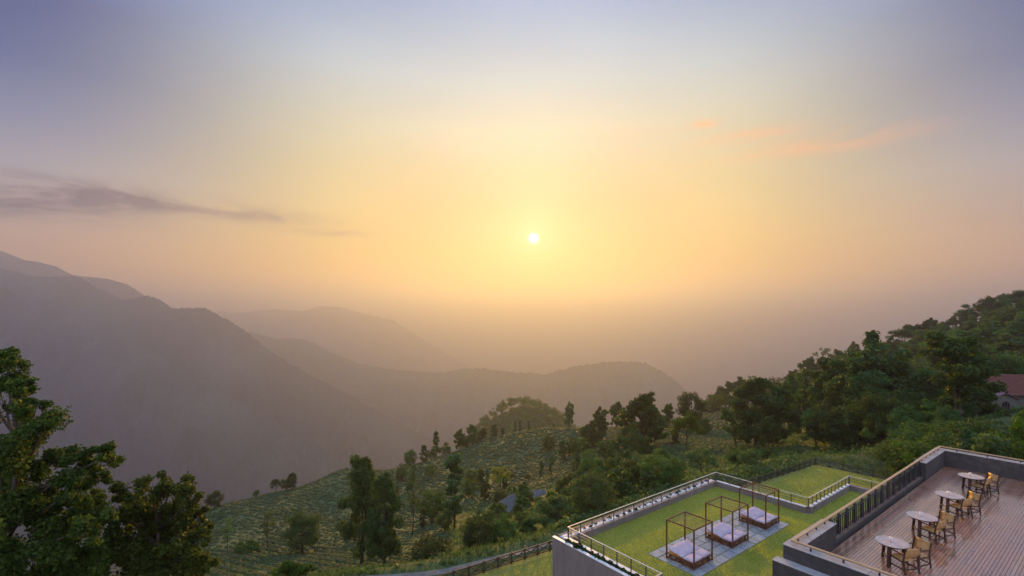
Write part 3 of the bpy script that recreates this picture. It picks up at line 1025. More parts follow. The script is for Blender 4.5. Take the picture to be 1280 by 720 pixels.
def armchair(a, b, rz, label):
    """frame chair facing local +y"""
    root = empty('armchair', ab(a, b, DECK), ROT + rz, label=label, category='chair', group='leather armchairs at the deck tables')
    w, f, r = 0.27, 0.24, -0.25
    for s in (-1, 1):
        MB().bar((s * w, f, 0), (s * w, f - 0.02, 0.63), 0.035, 0.045, (0, 1, 0)).build('front_leg', M_FRAME, root)
        MB().bar((s * w, r - 0.07, 0), (s * w, r, 0.46), 0.035, 0.045, (0, 1, 0)).build('rear_leg', M_FRAME, root)
        MB().bar((s * w, r + 0.005, 0.44), (s * w, r - 0.10, 0.88), 0.033, 0.043, (0, 1, 0)).build('back_post', M_FRAME, root)
        MB().bar((s * w, f + 0.04, 0.64), (s * w, r - 0.03, 0.62), 0.055, 0.028).build('armrest', M_FRAME, root, 0.005)
        MB().bar((s * w, f, 0.14), (s * w, r - 0.05, 0.14), 0.028, 0.04).build('side_stretcher', M_FRAME, root)
        MB().bar((s * w, f, 0.40), (s * w, r, 0.385), 0.028, 0.045).build('seat_rail', M_FRAME, root)
    MB().bar((-w, f - 0.01, 0.40), (w, f - 0.01, 0.40), 0.03, 0.045).build('front_rail', M_FRAME, root)
    MB().bar((-w, r - 0.045, 0.16), (w, r - 0.045, 0.16), 0.028, 0.035).build('rear_stretcher', M_FRAME, root)

    def sling(name, p0, p1, sag, nrm, half):
        m = MB()
        p0, p1, nrm = Vector(p0), Vector(p1), Vector(nrm)
        n = 8
        rows = []
        for k in range(n + 1):
            t = k / n
            c = p0.lerp(p1, t) + nrm * (-sag * math.sin(t * math.pi))
            for s in (-1, 1):
                for h in (0, 0.012):
                    rows.append(tuple(c + Vector((s * half, 0, 0)) + nrm * h))
        m.v = rows
        for k in range(n):
            i = k * 4
            m.f += [(i, i + 4, i + 6, i + 2), (i + 1, i + 3, i + 7, i + 5), (i, i + 1, i + 5, i + 4), (i + 2, i + 6, i + 7, i + 3)]
        m.f += [(0, 2, 3, 1), (n * 4, n * 4 + 1, n * 4 + 3, n * 4 + 2)]
        return m.build(name, M_LEATHER, root, smooth=True)
    sling('seat', (0, f + 0.01, 0.43), (0, r + 0.02, 0.41), 0.03, (0, 0.05, 1), w - 0.005)
    sling('backrest', (0, r - 0.015, 0.52), (0, r - 0.10, 0.86), 0.025, (0, 1, 0.22), w + 0.012)
    return root


spots = ['by the front parapet', 'second from the front parapet', 'second from the rear parapet', 'by the rear parapet']
for k, (a, b) in enumerate(((20.92, 5.44), (24.47, 5.42), (28.24, 5.32), (32.30, 5.30))):
    round_table(a + 0.05, b + 0.1, 'round table %s on the deck' % spots[k], 0.0)
    armchair(a - 0.15 + random.uniform(-.03, .03), b - 0.24 + random.uniform(-.04, .02), R(-27 + 4 * k + random.uniform(-6, 6)), 'leather armchair turned towards the railing at the table %s' % spots[k])
    armchair(a + 0.50 + random.uniform(-.02, .06), b - 0.42 + random.uniform(-.04, .04), R(66 - 3 * k + random.uniform(-7, 7)), 'leather armchair facing along the deck at the table %s' % spots[k])

# ------------------------------------------------------------------ lower lawn, fence and path
v, f = [], []
na, nb = 40, 16
for i in range(na + 1):
    a = -10 + (84.4 + 10) * i / na
    top = 38.3 - (a - 15) * (6.3 / 69)
    for j in range(nb + 1):
        b = -20 + (top + 0.25 + 20) * j / nb
        p = ab(a, b, LAWN_Z)
        v.append(tuple(p))
for i in range(na):
    for j in range(nb):
        k = i * (nb + 1) + j
        f.append((k, k + nb + 1, k + nb + 2, k + 1))
me = bpy.data.meshes.new('lawn')
me.from_pydata(v, [], f)
tag(link('lawn', me, M_LAWN), label='mown lawn below the terrace inside the cross braced fence', category='lawn', kind='structure')


def cross_fence(p, q, pitch, label):
    P0, P1 = ab(*p, LAWN_Z), ab(*q, LAWN_Z)
    d = P1 - P0
    n = max(1, round(d.length / pitch))
    s = d.length / n
    root = empty('cross_fence', P0, math.atan2(d.y, d.x), label=label, category='fence', group='cross braced fences round the lower lawn')
    h = 1.0
    meshes = {}
    for nm, m in (('post', MB().box(-0.06, 0.06, -0.06, 0.06, -0.1, h + 0.08)), ('top_rail', MB().box(0.06, s - 0.06, -0.035, 0.035, h - 0.10, h)), ('bottom_rail', MB().box(0.06, s - 0.06, -0.035, 0.035, 0.10, 0.20)),
                  ('brace', MB().bar((0.06, -0.02, 0.2), (s - 0.06, -0.02, h - 0.1), 0.034, 0.085)), ('brace_other', MB().bar((0.06, 0.02, h - 0.1), (s - 0.06, 0.02, 0.2), 0.034, 0.085))):
        meshes[nm] = m.mesh(nm.replace('_other', ''))
        meshes[nm].materials.append(M_FENCE)
    for k in range(n + 1):
        for nm, m in meshes.items():
            if k < n or nm == 'post':
                o = link(nm.replace('_other', ''), m, parent=root)
                o.location = (k * s, 0, 0)
    return root


cross_fence((15.0, 38.3), (84.0, 32.0), 1.5, 'long dark cross braced timber fence beside the concrete path')
cross_fence((84.1, 31.9), (85.7, 12.0), 1.8, 'dark cross braced timber fence closing the end of the lower lawn')

pv, pf = [], []
pc = [(8, 46.5), (14, 43.2), (20.2, 40.6), (22.9, 39.7), (30.8, 38.3), (38, 37.6), (46, 37.4)]
ts = np.linspace(0, len(pc) - 1, 60)
ca = np.interp(ts, range(len(pc)), [p[0] for p in pc])
cb = np.interp(ts, range(len(pc)), [p[1] for p in pc])
for a, b in zip(ca, cb):
    for w in (-0.38, 0.38):
        p = ab(a, b + w)
        zz = float(ground_z([p.x], [p.y])[0]) + 0.07
        pv += [(p.x, p.y, zz - 0.2), (p.x, p.y, zz)]
for k in range(len(ts) - 1):
    i = k * 4
    pf += [(i + 1, i + 5, i + 7, i + 3), (i, i + 4, i + 5, i + 1), (i + 2, i + 3, i + 7, i + 6)]
me = bpy.data.meshes.new('path')
me.from_pydata(pv, [], pf)
tag(link('path', me, M_PATH), label='pale concrete footpath outside the lower lawn fence', category='path', kind='structure')


# ------------------------------------------------------------------ grass: blades nobody could count
def grass(name, label, areas, per_m2, h, w, z, masks=()):
    vs, tint = [], []
    for (a0, a1, b0, b1) in areas:
        n = int((a1 - a0) * (b1 - b0) * per_m2)
        a = rng.uniform(a0, a1, n)
        b = rng.uniform(b0, b1, n)
        keep = np.ones(n, bool)
        for (c0, c1, e0, e1) in masks:
            keep &= ~((a > c0) & (a < c1) & (b > e0) & (b < e1))
        a, b = a[keep], b[keep]
        n = len(a)
        x = a * AX.x + b * BX.x
        y = a * AX.y + b * BX.y
        th = rng.uniform(0, 2 * math.pi, n)
        hh = h * rng.uniform(0.5, 1.3, n)
        ww = w * rng.uniform(0.6, 1.4, n)
        lean = rng.normal(0, 0.5, (n, 2)) * hh[:, None]
        p0 = np.stack([x - np.cos(th) * ww, y - np.sin(th) * ww, np.full(n, z)], 1)
        p1 = np.stack([x + np.cos(th) * ww, y + np.sin(th) * ww, np.full(n, z)], 1)
        p2 = np.stack([x + lean[:, 0], y + lean[:, 1], z + hh], 1)
        vs.append(np.stack([p0, p1, p2], 1).reshape(-1, 3))
        t = np.clip(rng.beta(2, 3, n) + (rng.random(n) < 0.04) * 0.6, 0, 1)
        tint.append(np.repeat(t, 3))
    vs = np.concatenate(vs)
    me = np_mesh(name, vs, np.arange(len(vs)).reshape(-1, 3), attr=np.concatenate(tint))
    return tag(link(name, me, M_GRASS), label=label, category='grass', kind='stuff')


PAVED = [(24.25, 35.4, 14.93, 18.38)]
grass('grass', 'short sunlit grass of the terrace lawn', [(21.55, 38.05, 8.2, 21.9), (38.1, 45.7, 8.2, 14.8)], 1100, 0.06, 0.011, -0.005, PAVED)
grass('grass', 'mown grass of the lower lawn', [(46.5, 84.0, 10.0, 32.0), (18.0, 40.0, 26.0, 36.2)], 170, 0.10, 0.03, LAWN_Z - 0.01)

# ------------------------------------------------------------------ foliage
def leaf_cloud(centres, radii, counts, leaf, flat=0.8, shell=0.55, droop=0.25, seed=0):
    """leaf faces spread through clumps; returns verts, quads, tint"""
    g = np.random.default_rng(seed)
    P, Nn, S, Tn = [], [], [], []
    for c, r, n in zip(centres, radii, counts):
        n = int(n)
        d = g.normal(size=(n, 3))
        d /= np.linalg.norm(d, axis=1)[:, None]
        rad = r * (shell + (1 - shell) * g.random(n)) ** 0.9 * (0.75 + 0.35 * g.random(n))
        p = d * rad[:, None]
        p[:, 2] *= flat
        # break the ball up: push leaves into a few lobes
        lob = g.normal(size=(7, 3))
        lob /= np.linalg.norm(lob, axis=1)[:, None]
        best = (d @ lob.T).max(1)
        p *= (0.62 + 0.5 * np.clip(best, 0, 1) ** 2)[:, None]
        P.append(p + np.asarray(c))
        nn = d * 0.8 + g.normal(size=(n, 3)) * 0.75 + np.array([0, 0, 0.35])
        Nn.append(nn / np.linalg.norm(nn, axis=1)[:, None])
        S.append(leaf * g.uniform(0.65, 1.35, n))
        Tn.append(np.clip(g.normal(0.42, 0.2, n) + g.normal(0, 0.12), 0, 1))
    P, Nn, S, Tn = np.concatenate(P), np.concatenate(Nn), np.concatenate(S), np.concatenate(Tn)
    n = len(P)
    a = g.normal(size=(n, 3))
    a[:, 2] -= droop
    t = a - (a * Nn).sum(1)[:, None] * Nn
    t /= np.linalg.norm(t, axis=1)[:, None] + 1e-9
    s = np.cross(Nn, t)
    L, W = S[:, None], S[:, None] * 0.34
    v = np.stack([P - t * L * 0.5, P + s * W - Nn * W * 0.15, P + t * L * 0.5 - Nn * L * 0.08, P - s * W - Nn * W * 0.15], 1).reshape(-1, 3)
    return v, np.arange(4 * n).reshape(-1, 4), np.repeat(Tn, 4)


def tree_mesh(kind, seed, H=12.0, dens=1.0):
    """trunk mesh and crown mesh of a tree H metres tall, foot at the origin"""
    g = np.random.default_rng(seed)
    cs, rs, ns = [], [], []
    leaf = 0.34
    limbs = []
    if kind == 'oval':
        for k in range(70):
            z = g.uniform(0.16, 0.97)
            w = 0.27 * H * math.sin(math.pi * min(max((z - 0.06) / 0.98, 0), 1) ** 0.75) ** 0.7
            t = g.uniform(0, 2 * math.pi)
            q = w * g.uniform(0.35, 0.95)
            cs.append((q * math.cos(t), q * math.sin(t), z * H))
            rs.append(H * g.uniform(0.06, 0.105))
        base, top, tr, leaf, per = 0.0, 0.9, 0.022, 0.27, 300
    elif kind == 'round':
        for k in range(60):
            d = g.normal(size=3)
            d /= np.linalg.norm(d)
            q = g.uniform(0.5, 0.95)
            cs.append((d[0] * 0.42 * H * q, d[1] * 0.42 * H * q, 0.54 * H + d[2] * 0.42 * H * q))
            rs.append(H * g.uniform(0.09, 0.15))
        base, top, tr, leaf, per = 0.0, 0.8, 0.03, 0.28, 260
    elif kind == 'slim':
        for k in range(40):
            z = g.uniform(0.2, 0.99)
            w = 0.095 * H * (0.35 + 1.0 * math.sin(math.pi * min(z * 1.02, 1.0)) ** 0.8)
            t = g.uniform(0, 2 * math.pi)
            q = w * g.uniform(0.2, 1.1)
            cs.append((q * math.cos(t), q * math.sin(t), z * H))
            rs.append(H * g.uniform(0.035, 0.07))
        base, top, tr, leaf, per = 0.0, 0.97, 0.013, 0.36, 150
    elif kind == 'umbrella':
        for lay, (z, w) in enumerate(((0.60, 0.52), (0.76, 0.46), (0.9, 0.30))):
            for k in range(17 - lay * 4):
                t = g.uniform(0, 2 * math.pi)
                q = w * H * math.sqrt(g.uniform(0.05, 1.0))
                cs.append((q * math.cos(t), q * math.sin(t), (z + g.uniform(-0.05, 0.05) - 0.10 * (q / (w * H)) ** 2) * H))
                rs.append(H * g.uniform(0.09, 0.14))
        base, top, tr, leaf, per = 0.0, 0.7, 0.022, 0.34, 260
    elif kind == 'forest':
        n = 14
        for k in range(n):
            z0 = 0.22 + 0.68 * (k + g.random()) / n
            t = g.uniform(0, 2 * math.pi)
            q = (0.20 if z0 < 0.72 else 0.09) * H * g.uniform(0.35, 1.15)
            c0 = np.array((q * math.cos(t), q * math.sin(t), z0 * H))
            limbs.append(tuple(c0))
            for j in range(6):
                d = g.normal(size=3) * H * 0.065
                cs.append(tuple(c0 + d))
                rs.append(H * g.uniform(0.055, 0.095))
        base, top, tr, leaf, per = 0.0, 0.85, 0.017, 0.36, 190
    elif kind == 'sparse':
        for k in range(16):
            z = g.uniform(0.45, 0.98)
            t = g.uniform(0, 2 * math.pi)
            q = 0.24 * H * g.uniform(0.2, 1.0) * (1.15 - z * 0.6)
            cs.append((q * math.cos(t), q * math.sin(t), z * H))
            rs.append(H * g.uniform(0.05, 0.10))
            limbs.append(cs[-1])
        base, top, tr, leaf, per = 0.0, 0.9, 0.014, 0.36, 60
    else:                                               # shrub
        for k in range(44):
            t = g.uniform(0, 2 * math.pi)
            q = 0.62 * H * math.sqrt(g.random())
            cs.append((q * math.cos(t), q * math.sin(t), H * (0.2 + 0.6 * g.random() * (1 - (q / (0.7 * H)) ** 2))))
            rs.append(H * g.uniform(0.11, 0.2))
        base, top, tr, leaf, per = 0.0, 0.6, 0.03, H * 0.062, 150
    ns = [per * dens * (r / np.mean(rs)) ** 2 for r in rs]
    v, f, t = leaf_cloud(cs, rs, ns, leaf * H / 12.0 if kind != 'shrub' else leaf, seed=seed + 1)
    crown = np_mesh('crown', v, f, attr=t)
    m = MB()
    bend = g.normal(size=2) * 0.02 * H
    zs = np.linspace(-0.03, top, 6)
    pts = [(bend[0] * math.sin(q * 3), bend[1] * math.sin(q * 2.3), q * H) for q in zs]
    m.tube(pts, [max(tr * H * (1 - 0.8 * q / top), 0.02) * (1.25 if q <= 0 else 1) for q in zs], 7)
    if not limbs:
        limbs = [cs[i] for i in g.choice(len(cs), min(12, len(cs)), replace=False)]
    for c in limbs:
        zz = max(c[2] - 0.16 * H - 0.4 * math.hypot(c[0], c[1]), 0.1 * H)
        s = (bend[0] * math.sin(zz / H * 3), bend[1] * math.sin(zz / H * 2.3), zz)
        mid = (c[0] * 0.55, c[1] * 0.55, zz + (c[2] - zz) * 0.45)
        m.tube([s, mid, c], [tr * H * 0.42, tr * H * 0.28, tr * H * 0.09], 5)
    trunk = m.mesh('trunk', True)
    trunk.materials.append(M_BARK)
    return trunk, crown


LIB = {}


def library(kind, variant):
    key = (kind, variant)
    if key not in LIB:
        t, c = tree_mesh(kind, 100 + variant * 17 + sum(map(ord, kind)), 3.0 if kind == 'shrub' else 12.0)
        c.materials.append(M_LEAF_MID)
        LIB[key] = (t, c)
    return LIB[key]


def crown_object(name, mesh, mat, parent):
    o = link(name, mesh, parent=parent)
    o.material_slots[0].link = 'OBJECT'
    o.material_slots[0].material = mat
    return o


CROWN = {'oval': 'dense oval', 'round': 'round-crowned', 'slim': 'slim upright', 'umbrella': 'flat-topped', 'forest': 'many-lobed', 'sparse': 'thin see-through', 'shrub': 'low bushy'}
TONE = {'dark_leaves': 'dark', 'green_leaves': 'green', 'pale_leaves': 'pale', 'yellow_leaves': 'yellowish', 'bright_leaves': 'bright green', 'glossy_leaves': 'glossy'}


def plant(px, top, depth, kind, mat, label, group=None, width=1.0, name='tree', category='tree', variant=None, min_h=1.0, base=None):
    """a tree whose foot stands on the ground at that bearing and depth and whose tip reaches the given sight line"""
    x = (px - 640) / F_PX * depth
    gz = float(ground_z([x], [depth])[0]) if base is None else base
    tz = CAM_Z - (top - HORIZON) / F_PX * depth
    h = max(tz - gz, min_h)
    v = random.randrange(3) if variant is None else variant
    label = label.replace('TREE', '%s %s tree' % (TONE[mat.name], CROWN[kind])).replace('BUSH', '%s bush' % TONE[mat.name])
    t, c = library(kind, v)
    s = h / (3.0 if kind == 'shrub' else 12.0)
    s /= 1.0 if kind != 'shrub' else 0.95
    root = empty(name, (x, depth, gz - 0.05), random.uniform(0, 6.28), label=label, category=category, group=group)
    root.scale = (s * width, s * width, s)
    crown_object('crown', c, mat, root)
    link('stem' if kind == 'shrub' else 'trunk', t, parent=root)
    return root


# ---- the two big trees close by on the slope below: built clump by clump
def near_tree(name, label, foot, clumps, depth, leaf, per, seed, mat):
    g = np.random.default_rng(seed)
    fx = (foot - 640) / F_PX * depth
    gz = float(ground_z([fx], [depth])[0])
    root = empty(name, (fx, depth, gz - 0.1), 0, label=label, category='tree')
    cs, rs = [], []
    mains = []
    for px, py, rp in clumps:
        d = depth + g.uniform(-1.6, 1.6)
        p = point(px, py, d) - Vector((fx, depth, gz - 0.1))
        r = rp / F_PX * d
        mains.append(p)
        for k in range(8):
            o = g.normal(size=3)
            o *= r * g.uniform(0.35, 0.9) / np.linalg.norm(o)
            cs.append((p.x + o[0], p.y + o[1] * 1.4, p.z + o[2]))
            rs.append(r * g.uniform(0.3, 0.5))
    ns = [per * (r / 0.7) ** 2 for r in rs]
    v, f, t = leaf_cloud(cs, rs, ns, leaf, flat=0.95, shell=0.1, droop=0.5, seed=seed)
    me = np_mesh('crown', v, f, attr=t)
    link('crown', me, mat, root)
    m = MB()
    top = max(p.z for p in mains)
    tx = np.mean([p.x for p in mains])
    line = [(0, 0, -0.3), (0.1 * tx, 0.1, top * 0.3), (0.45 * tx, -0.1, top * 0.6), (0.8 * tx, 0.0, top * 0.86)]
    m.tube(line, [0.34, 0.26, 0.17, 0.06], 9)
    for p in mains:
        z0 = max(min(p.z - 2.2, top * 0.8), top * 0.2)
        u = np.interp(z0, [q[2] for q in line], [q[0] for q in line])
        m.tube([(u, 0, z0), (u + (p.x - u) * 0.5, p.y * 0.4, z0 + (p.z - z0) * 0.42), tuple(p)], [0.10, 0.07, 0.025], 6)
        for k in range(3):
            o = g.normal(size=3)
            o *= 0.5 / np.linalg.norm(o)
            m.tube([tuple(p - Vector((0, 0, 0.4))), tuple(p + Vector(o))], [0.03, 0.01], 4)
    tm = m.mesh('trunk', True)
    link('trunk', tm, M_BARK, root)


near_tree('tree', 'tall leafy tree rising high on the slope, its top against the mountain', -20,
          [(8, 452, 20), (-20, 470, 30), (28, 478, 20), (5, 500, 34), (42, 512, 26), (-30, 540, 45), (20, 545, 42), (52, 540, 18), (50, 575, 26), (0, 590, 48), (40, 620, 40), (-40, 640, 55), (10, 660, 50),
           (60, 650, 40), (40, 700, 48), (-20, 720, 55), (80, 690, 36), (20, 760, 60), (95, 735, 40), (92, 585, 22), (112, 572, 24), (134, 570, 18), (128, 592, 18), (95, 612, 26), (120, 632, 22), (85, 640, 30), (108, 660, 26), (105, 700, 30), (0, 800, 60), (60, 800, 50)],
          26.0, 0.18, 620, 41, M_LEAF_NEAR)
near_tree('tree', 'broad round leafy tree lower on the slope beside the tallest one', 205,
          [(178, 650, 26), (205, 655, 28), (230, 662, 24), (196, 690, 34), (165, 698, 30), (226, 695, 30), (138, 655, 24), (128, 690, 26), (118, 720, 28), (148, 632, 18), (165, 618, 22), (188, 608, 22), (214, 606, 20), (238, 622, 20), (165, 645, 28), (195, 640, 28), (228, 640, 26), (250, 650, 18), (150, 680, 30), (180, 675, 34), (215, 675, 34), (245, 682, 24), (258, 670, 12),
           (150, 715, 34), (185, 715, 36), (220, 712, 34), (250, 712, 22), (170, 755, 38), (225, 750, 36)],
          31.0, 0.19, 560, 52, M_LEAF_NEAR)

# ---- trees that stand out
K = dict
plant(480, 592, 83, 'oval', M_LEAF_DARK, 'dense dark oval tree with a short trunk standing on the open slope', width=0.74, variant=0)
plant(452, 571, 92, 'oval', M_LEAF_MID, 'taller paler tree close behind the dense dark oval one', width=0.72, variant=1)
plant(378, 634, 127, 'round', M_LEAF_DARK, 'lone dark rounded tree among the tea bushes', width=0.95, variant=0)
plant(335, 641, 131, 'sparse', M_LEAF_PALE, 'thin pale tree with see-through crown among the tea bushes', width=1.1)
plant(285, 648, 124, 'sparse', M_LEAF_PALE, 'small crooked pale tree by the broad leafy one', width=0.9)
plant(309, 671, 126, 'shrub', M_LEAF_MID, 'rounded bush on the tea slope below the thin pale tree', name='bush', category='bush')
plant(366, 699, 66, 'shrub', M_LEAF_BRIGHT, 'bright green bush at the foot of the tea slope', name='bush', category='bush', width=1.2)
plant(540, 668, 66, 'round', M_LEAF_DARK, 'dark rounded tree next to the footpath end', width=1.25, variant=1)
plant(597, 644, 57, 'round', M_LEAF_DARK, 'dark round-crowned tree beside the path and fence', width=0.92, variant=2)
plant(630, 642, 59, 'round', M_LEAF_MID, 'fresh green round-crowned tree beside the path, next to the dark one', width=0.85, variant=0)
plant(662, 647, 62, 'oval', M_LEAF_DARK, 'small dark narrow tree between the path and the terrace wall', width=1.15)
plant(568, 567, 120, 'slim', M_LEAF_DARK, 'tall slim dark tree with a bare trunk on the tea slope', width=1.05, variant=0)
plant(515, 602, 122, 'sparse', M_LEAF_PALE, 'thin pale feathery tree near the tall slim dark one', width=1.0)
plant(625, 580, 175, 'umbrella', M_LEAF_YELLOW, 'yellow-green tree behind the grey-roofed cottages', width=0.75)
plant(690, 612, 72, 'forest', M_LEAF_MID, 'green leafy tree rising just behind the terrace planter corner', width=1.25, variant=0)
plant(934, 554, 88, 'round', M_LEAF_DARK, 'dense round dark tree outside the lawn fence behind the canopy beds', width=0.95, variant=1)
plant(1195, 416, 78, 'forest', M_LEAF_MID, 'tall broad green tree in front of the red-roofed house', width=1.15, variant=1)
plant(1097, 419, 105, 'forest', M_LEAF_DARK, 'tallest dark tree standing out of the wooded slope', width=0.95, variant=2)
plant(945, 472, 125, 'oval', M_LEAF_DARK, 'big dark tree on the slope above the round dark one', width=1.15, variant=2)
plant(972, 478, 128, 'forest', M_LEAF_DARK, 'dark upright tree touching the big dark one', width=0.9, variant=1)
plant(1010, 459, 130, 'sparse', M_LEAF_MID, 'slender tree with a tall bare trunk by the wooded slope', width=0.95, variant=0)
plant(858, 512, 150, 'umbrella', M_LEAF_BRIGHT, 'light green flat-topped tree in front of the domed one', width=0.75, variant=0)
plant(864, 485, 215, 'round', M_LEAF_DARK, 'dark domed tree on the skyline above the flat-topped tree', width=0.75, variant=2)
plant(803, 492, 165, 'forest', M_LEAF_DARK, 'big dark many-lobed tree above the terrace railing', width=1.15, variant=0)
plant(712, 503, 285, 'forest', M_LEAF_PALE, 'pale upright tree alone on the crest by the forested knoll', width=0.7)
plant(740, 569, 105, 'umbrella', M_LEAF_MID, 'wide flat-topped tree above the long terrace railing', width=0.95, variant=1)
plant(770, 595, 82, 'umbrella', M_LEAF_DARK, 'dark spreading tree close behind the long terrace railing', width=0.95, variant=2)
plant(815, 586, 88, 'round', M_LEAF_DARK, 'small dark round tree behind the middle of the terrace railing', width=0.9, variant=0)
plant(826, 556, 118, 'umbrella', M_LEAF_MID, 'green layered tree below the big many-lobed tree', width=0.8, variant=0)
plant(1287, 498, 60, 'forest', M_LEAF_BRIGHT, 'bright green tree at the corner of the red-roofed house', width=0.5)

# ---- trees along the crest of the tea hill
def crest_depth(px):
    return float(np.interp(px, [190, 260, 340, 430, 545, 600, 640, 690], [180, 190, 205, 235, 252, 278, 290, 300])) - random.uniform(2, 8)


CREST = 'trees along the crest of the tea hill'
lab = 'TREE standing on the crest of the tea hill'
for px, top, d, kind, w in ((268, 612, 215, 'round', 1.0), (320, 612, 228, 'umbrella', 0.9), (345, 598, 232, 'umbrella', 0.9), (365, 591, 240, 'oval', 1.1), (358, 596, 236, 'round', 0.9), (384, 604, 250, 'round', 0.9), (400, 606, 260, 'round', 1.0),
                            (416, 592, 275, 'round', 0.95), (432, 589, 285, 'oval', 1.2), (444, 573, 290, 'forest', 0.9), (513, 561, 318, 'round', 0.9), (530, 556, 325, 'oval', 0.85), (560, 556, 335, 'round', 0.8), (575, 537, 350, 'forest', 0.9), (590, 530, 355, 'forest', 1.0), (582, 545, 345, 'round', 1.0),
                            (604, 535, 372, 'forest', 1.1), (618, 530, 380, 'oval', 1.0), (628, 534, 385, 'forest', 0.9), (598, 545, 360, 'round', 1.1), (612, 548, 350, 'round', 1.0), (669, 533, 412, 'round', 0.8), (692, 529, 415, 'oval', 0.8)):
    plant(px, top, crest_depth(px), kind, M_LEAF_DARK, lab, CREST, w)
lab = 'slim upright tree standing alone on the crest of the tea hill'
for px, top, d, w in ((545, 540, 330, 1.0), (644, 526, 395, 0.9), (650, 525, 398, 0.9), (661, 526, 405, 1.0)):
    plant(px, top, crest_depth(px), 'slim', M_LEAF_DARK, lab, CREST + ', slim ones', w)

# ---- mixed trees in the hollow between the tea hill and the terrace
lab = 'hazy TREE in the hollow below the tea hill'
for px, top, d, kind, w, m in ((540, 608, 140, 'round', 0.9, 1), (600, 585, 190, 'forest', 1.1, 1), (586, 598, 170, 'round', 1.0, 1), (607, 600, 160, 'forest', 0.9, 1), (640, 606, 150, 'umbrella', 0.8, 1), (660, 592, 185, 'umbrella', 0.8, 2), (676, 585, 190, 'forest', 1.0, 2),
                               (690, 570, 210, 'round', 1.0, 1), (705, 566, 205, 'forest', 1.0, 2), (716, 590, 135, 'umbrella', 0.8, 1), (640, 590, 200, 'round', 0.9, 2), (625, 610, 140, 'round', 0.8, 2), (700, 600, 125, 'forest', 1.0, 2), (655, 635, 85, 'round', 0.9, 1),
                               (720, 612, 92, 'forest', 1.0, 1), (705, 632, 78, 'round', 0.9, 1), (730, 628, 76, 'umbrella', 0.9, 1), (556, 636, 118, 'round', 0.9, 1), (850, 575, 105, 'shrub', 1.0, 1), (880, 570, 110, 'umbrella', 0.8, 1)):
    plant(px, top, d, kind, (M_LEAF_DARK, M_LEAF_MID, M_LEAF_PALE)[m], lab, 'trees in the hollow', w, name='bush' if kind == 'shrub' else 'tree')
lab = 'small TREE scattered among the tea bushes'
for k in range(34):
    px = random.uniform(420, 745)
    d = random.uniform(125, 285)
    x = (px - 640) / F_PX * d
    gz = float(ground_z([x], [d])[0])
    top = HORIZON + (CAM_Z - gz - random.uniform(3.5, 8.5)) / d * F_PX
    if top < np.interp(px, [420, 545, 640, 745], [592, 565, 538, 535]):
        continue
    plant(px, top, d, random.choice(('forest', 'round', 'oval', 'sparse', 'slim')), random.choice((M_LEAF_DARK, M_LEAF_MID, M_LEAF_PALE)), lab, 'small trees on the tea slope', random.uniform(0.8, 1.2))
plant(622, 627, 101, 'umbrella', M_LEAF_MID, 'flat-topped tree shading the gable of the grey-roofed cottage', width=0.9)
plant(652, 617, 104, 'forest', M_LEAF_MID, 'leafy tree in front of the two grey-roofed cottages', width=1.2)
plant(606, 634, 96, 'round', M_LEAF_DARK, 'round dark tree downhill of the cottage gable', width=1.0)
lab = 'TREE in the clump above the terrace railing'
for px, top, d, kind, w in ((750, 510, 225, 'forest', 1.0), (742, 525, 215, 'oval', 1.1), (732, 530, 220, 'forest', 1.0), (770, 502, 260, 'forest', 0.9), (785, 512, 190, 'forest', 1.2), (818, 510, 180, 'forest', 1.1), (837, 504, 230, 'forest', 0.8), (795, 535, 150, 'round', 1.0),
                            (775, 545, 150, 'forest', 1.1), (757, 548, 170, 'round', 1.0), (735, 553, 170, 'forest', 1.0), (765, 560, 135, 'forest', 1.0), (790, 560, 128, 'forest', 1.2), (725, 545, 200, 'round', 1.0), (845, 535, 170, 'forest', 1.0), (880, 520, 190, 'round', 0.9), (712, 552, 215, 'forest', 1.1), (812, 545, 140, 'oval', 1.0)):
    plant(px, top, d, kind, M_LEAF_DARK, lab, 'clump of dark trees above the railing', w)

# ---- the wooded slope
lab = 'TREE on the wooded slope beside the red-roofed house'
for px, top, d, kind, w, m in ((985, 470, 150, 'forest', 0.9, 0), (1000, 475, 170, 'forest', 1.0, 0), (1030, 470, 118, 'forest', 1.1, 0), (1050, 450, 122, 'forest', 1.2, 0), (1075, 441, 120, 'oval', 1.2, 0), (1062, 470, 108, 'forest', 1.2, 1), (1090, 465, 100, 'oval', 1.2, 0), (1120, 450, 104, 'forest', 1.2, 0),
                               (1112, 480, 92, 'round', 1.1, 1), (1140, 470, 95, 'forest', 1.2, 0), (1135, 505, 84, 'round', 1.1, 1), (1160, 460, 92, 'oval', 1.1, 0), (1230, 440, 100, 'forest', 1.1, 0), (1165, 500, 80, 'forest', 1.1, 1), (1045, 500, 104, 'round', 1.2, 0), (1020, 505, 110, 'forest', 1.1, 1),
                               (1075, 505, 98, 'forest', 1.2, 0), (1100, 515, 90, 'umbrella', 0.9, 1), (1212, 500, 76, 'forest', 1.0, 0), (1185, 505, 74, 'round', 1.0, 0), (920, 500, 135, 'forest', 1.0, 0), (960, 520, 115, 'forest', 1.0, 1)):
    plant(px, top, d, kind, (M_LEAF_DARK, M_LEAF_MID)[m], lab, 'trees on the wooded slope', w)
lab = 'small TREE on the skyline of the wooded hill'
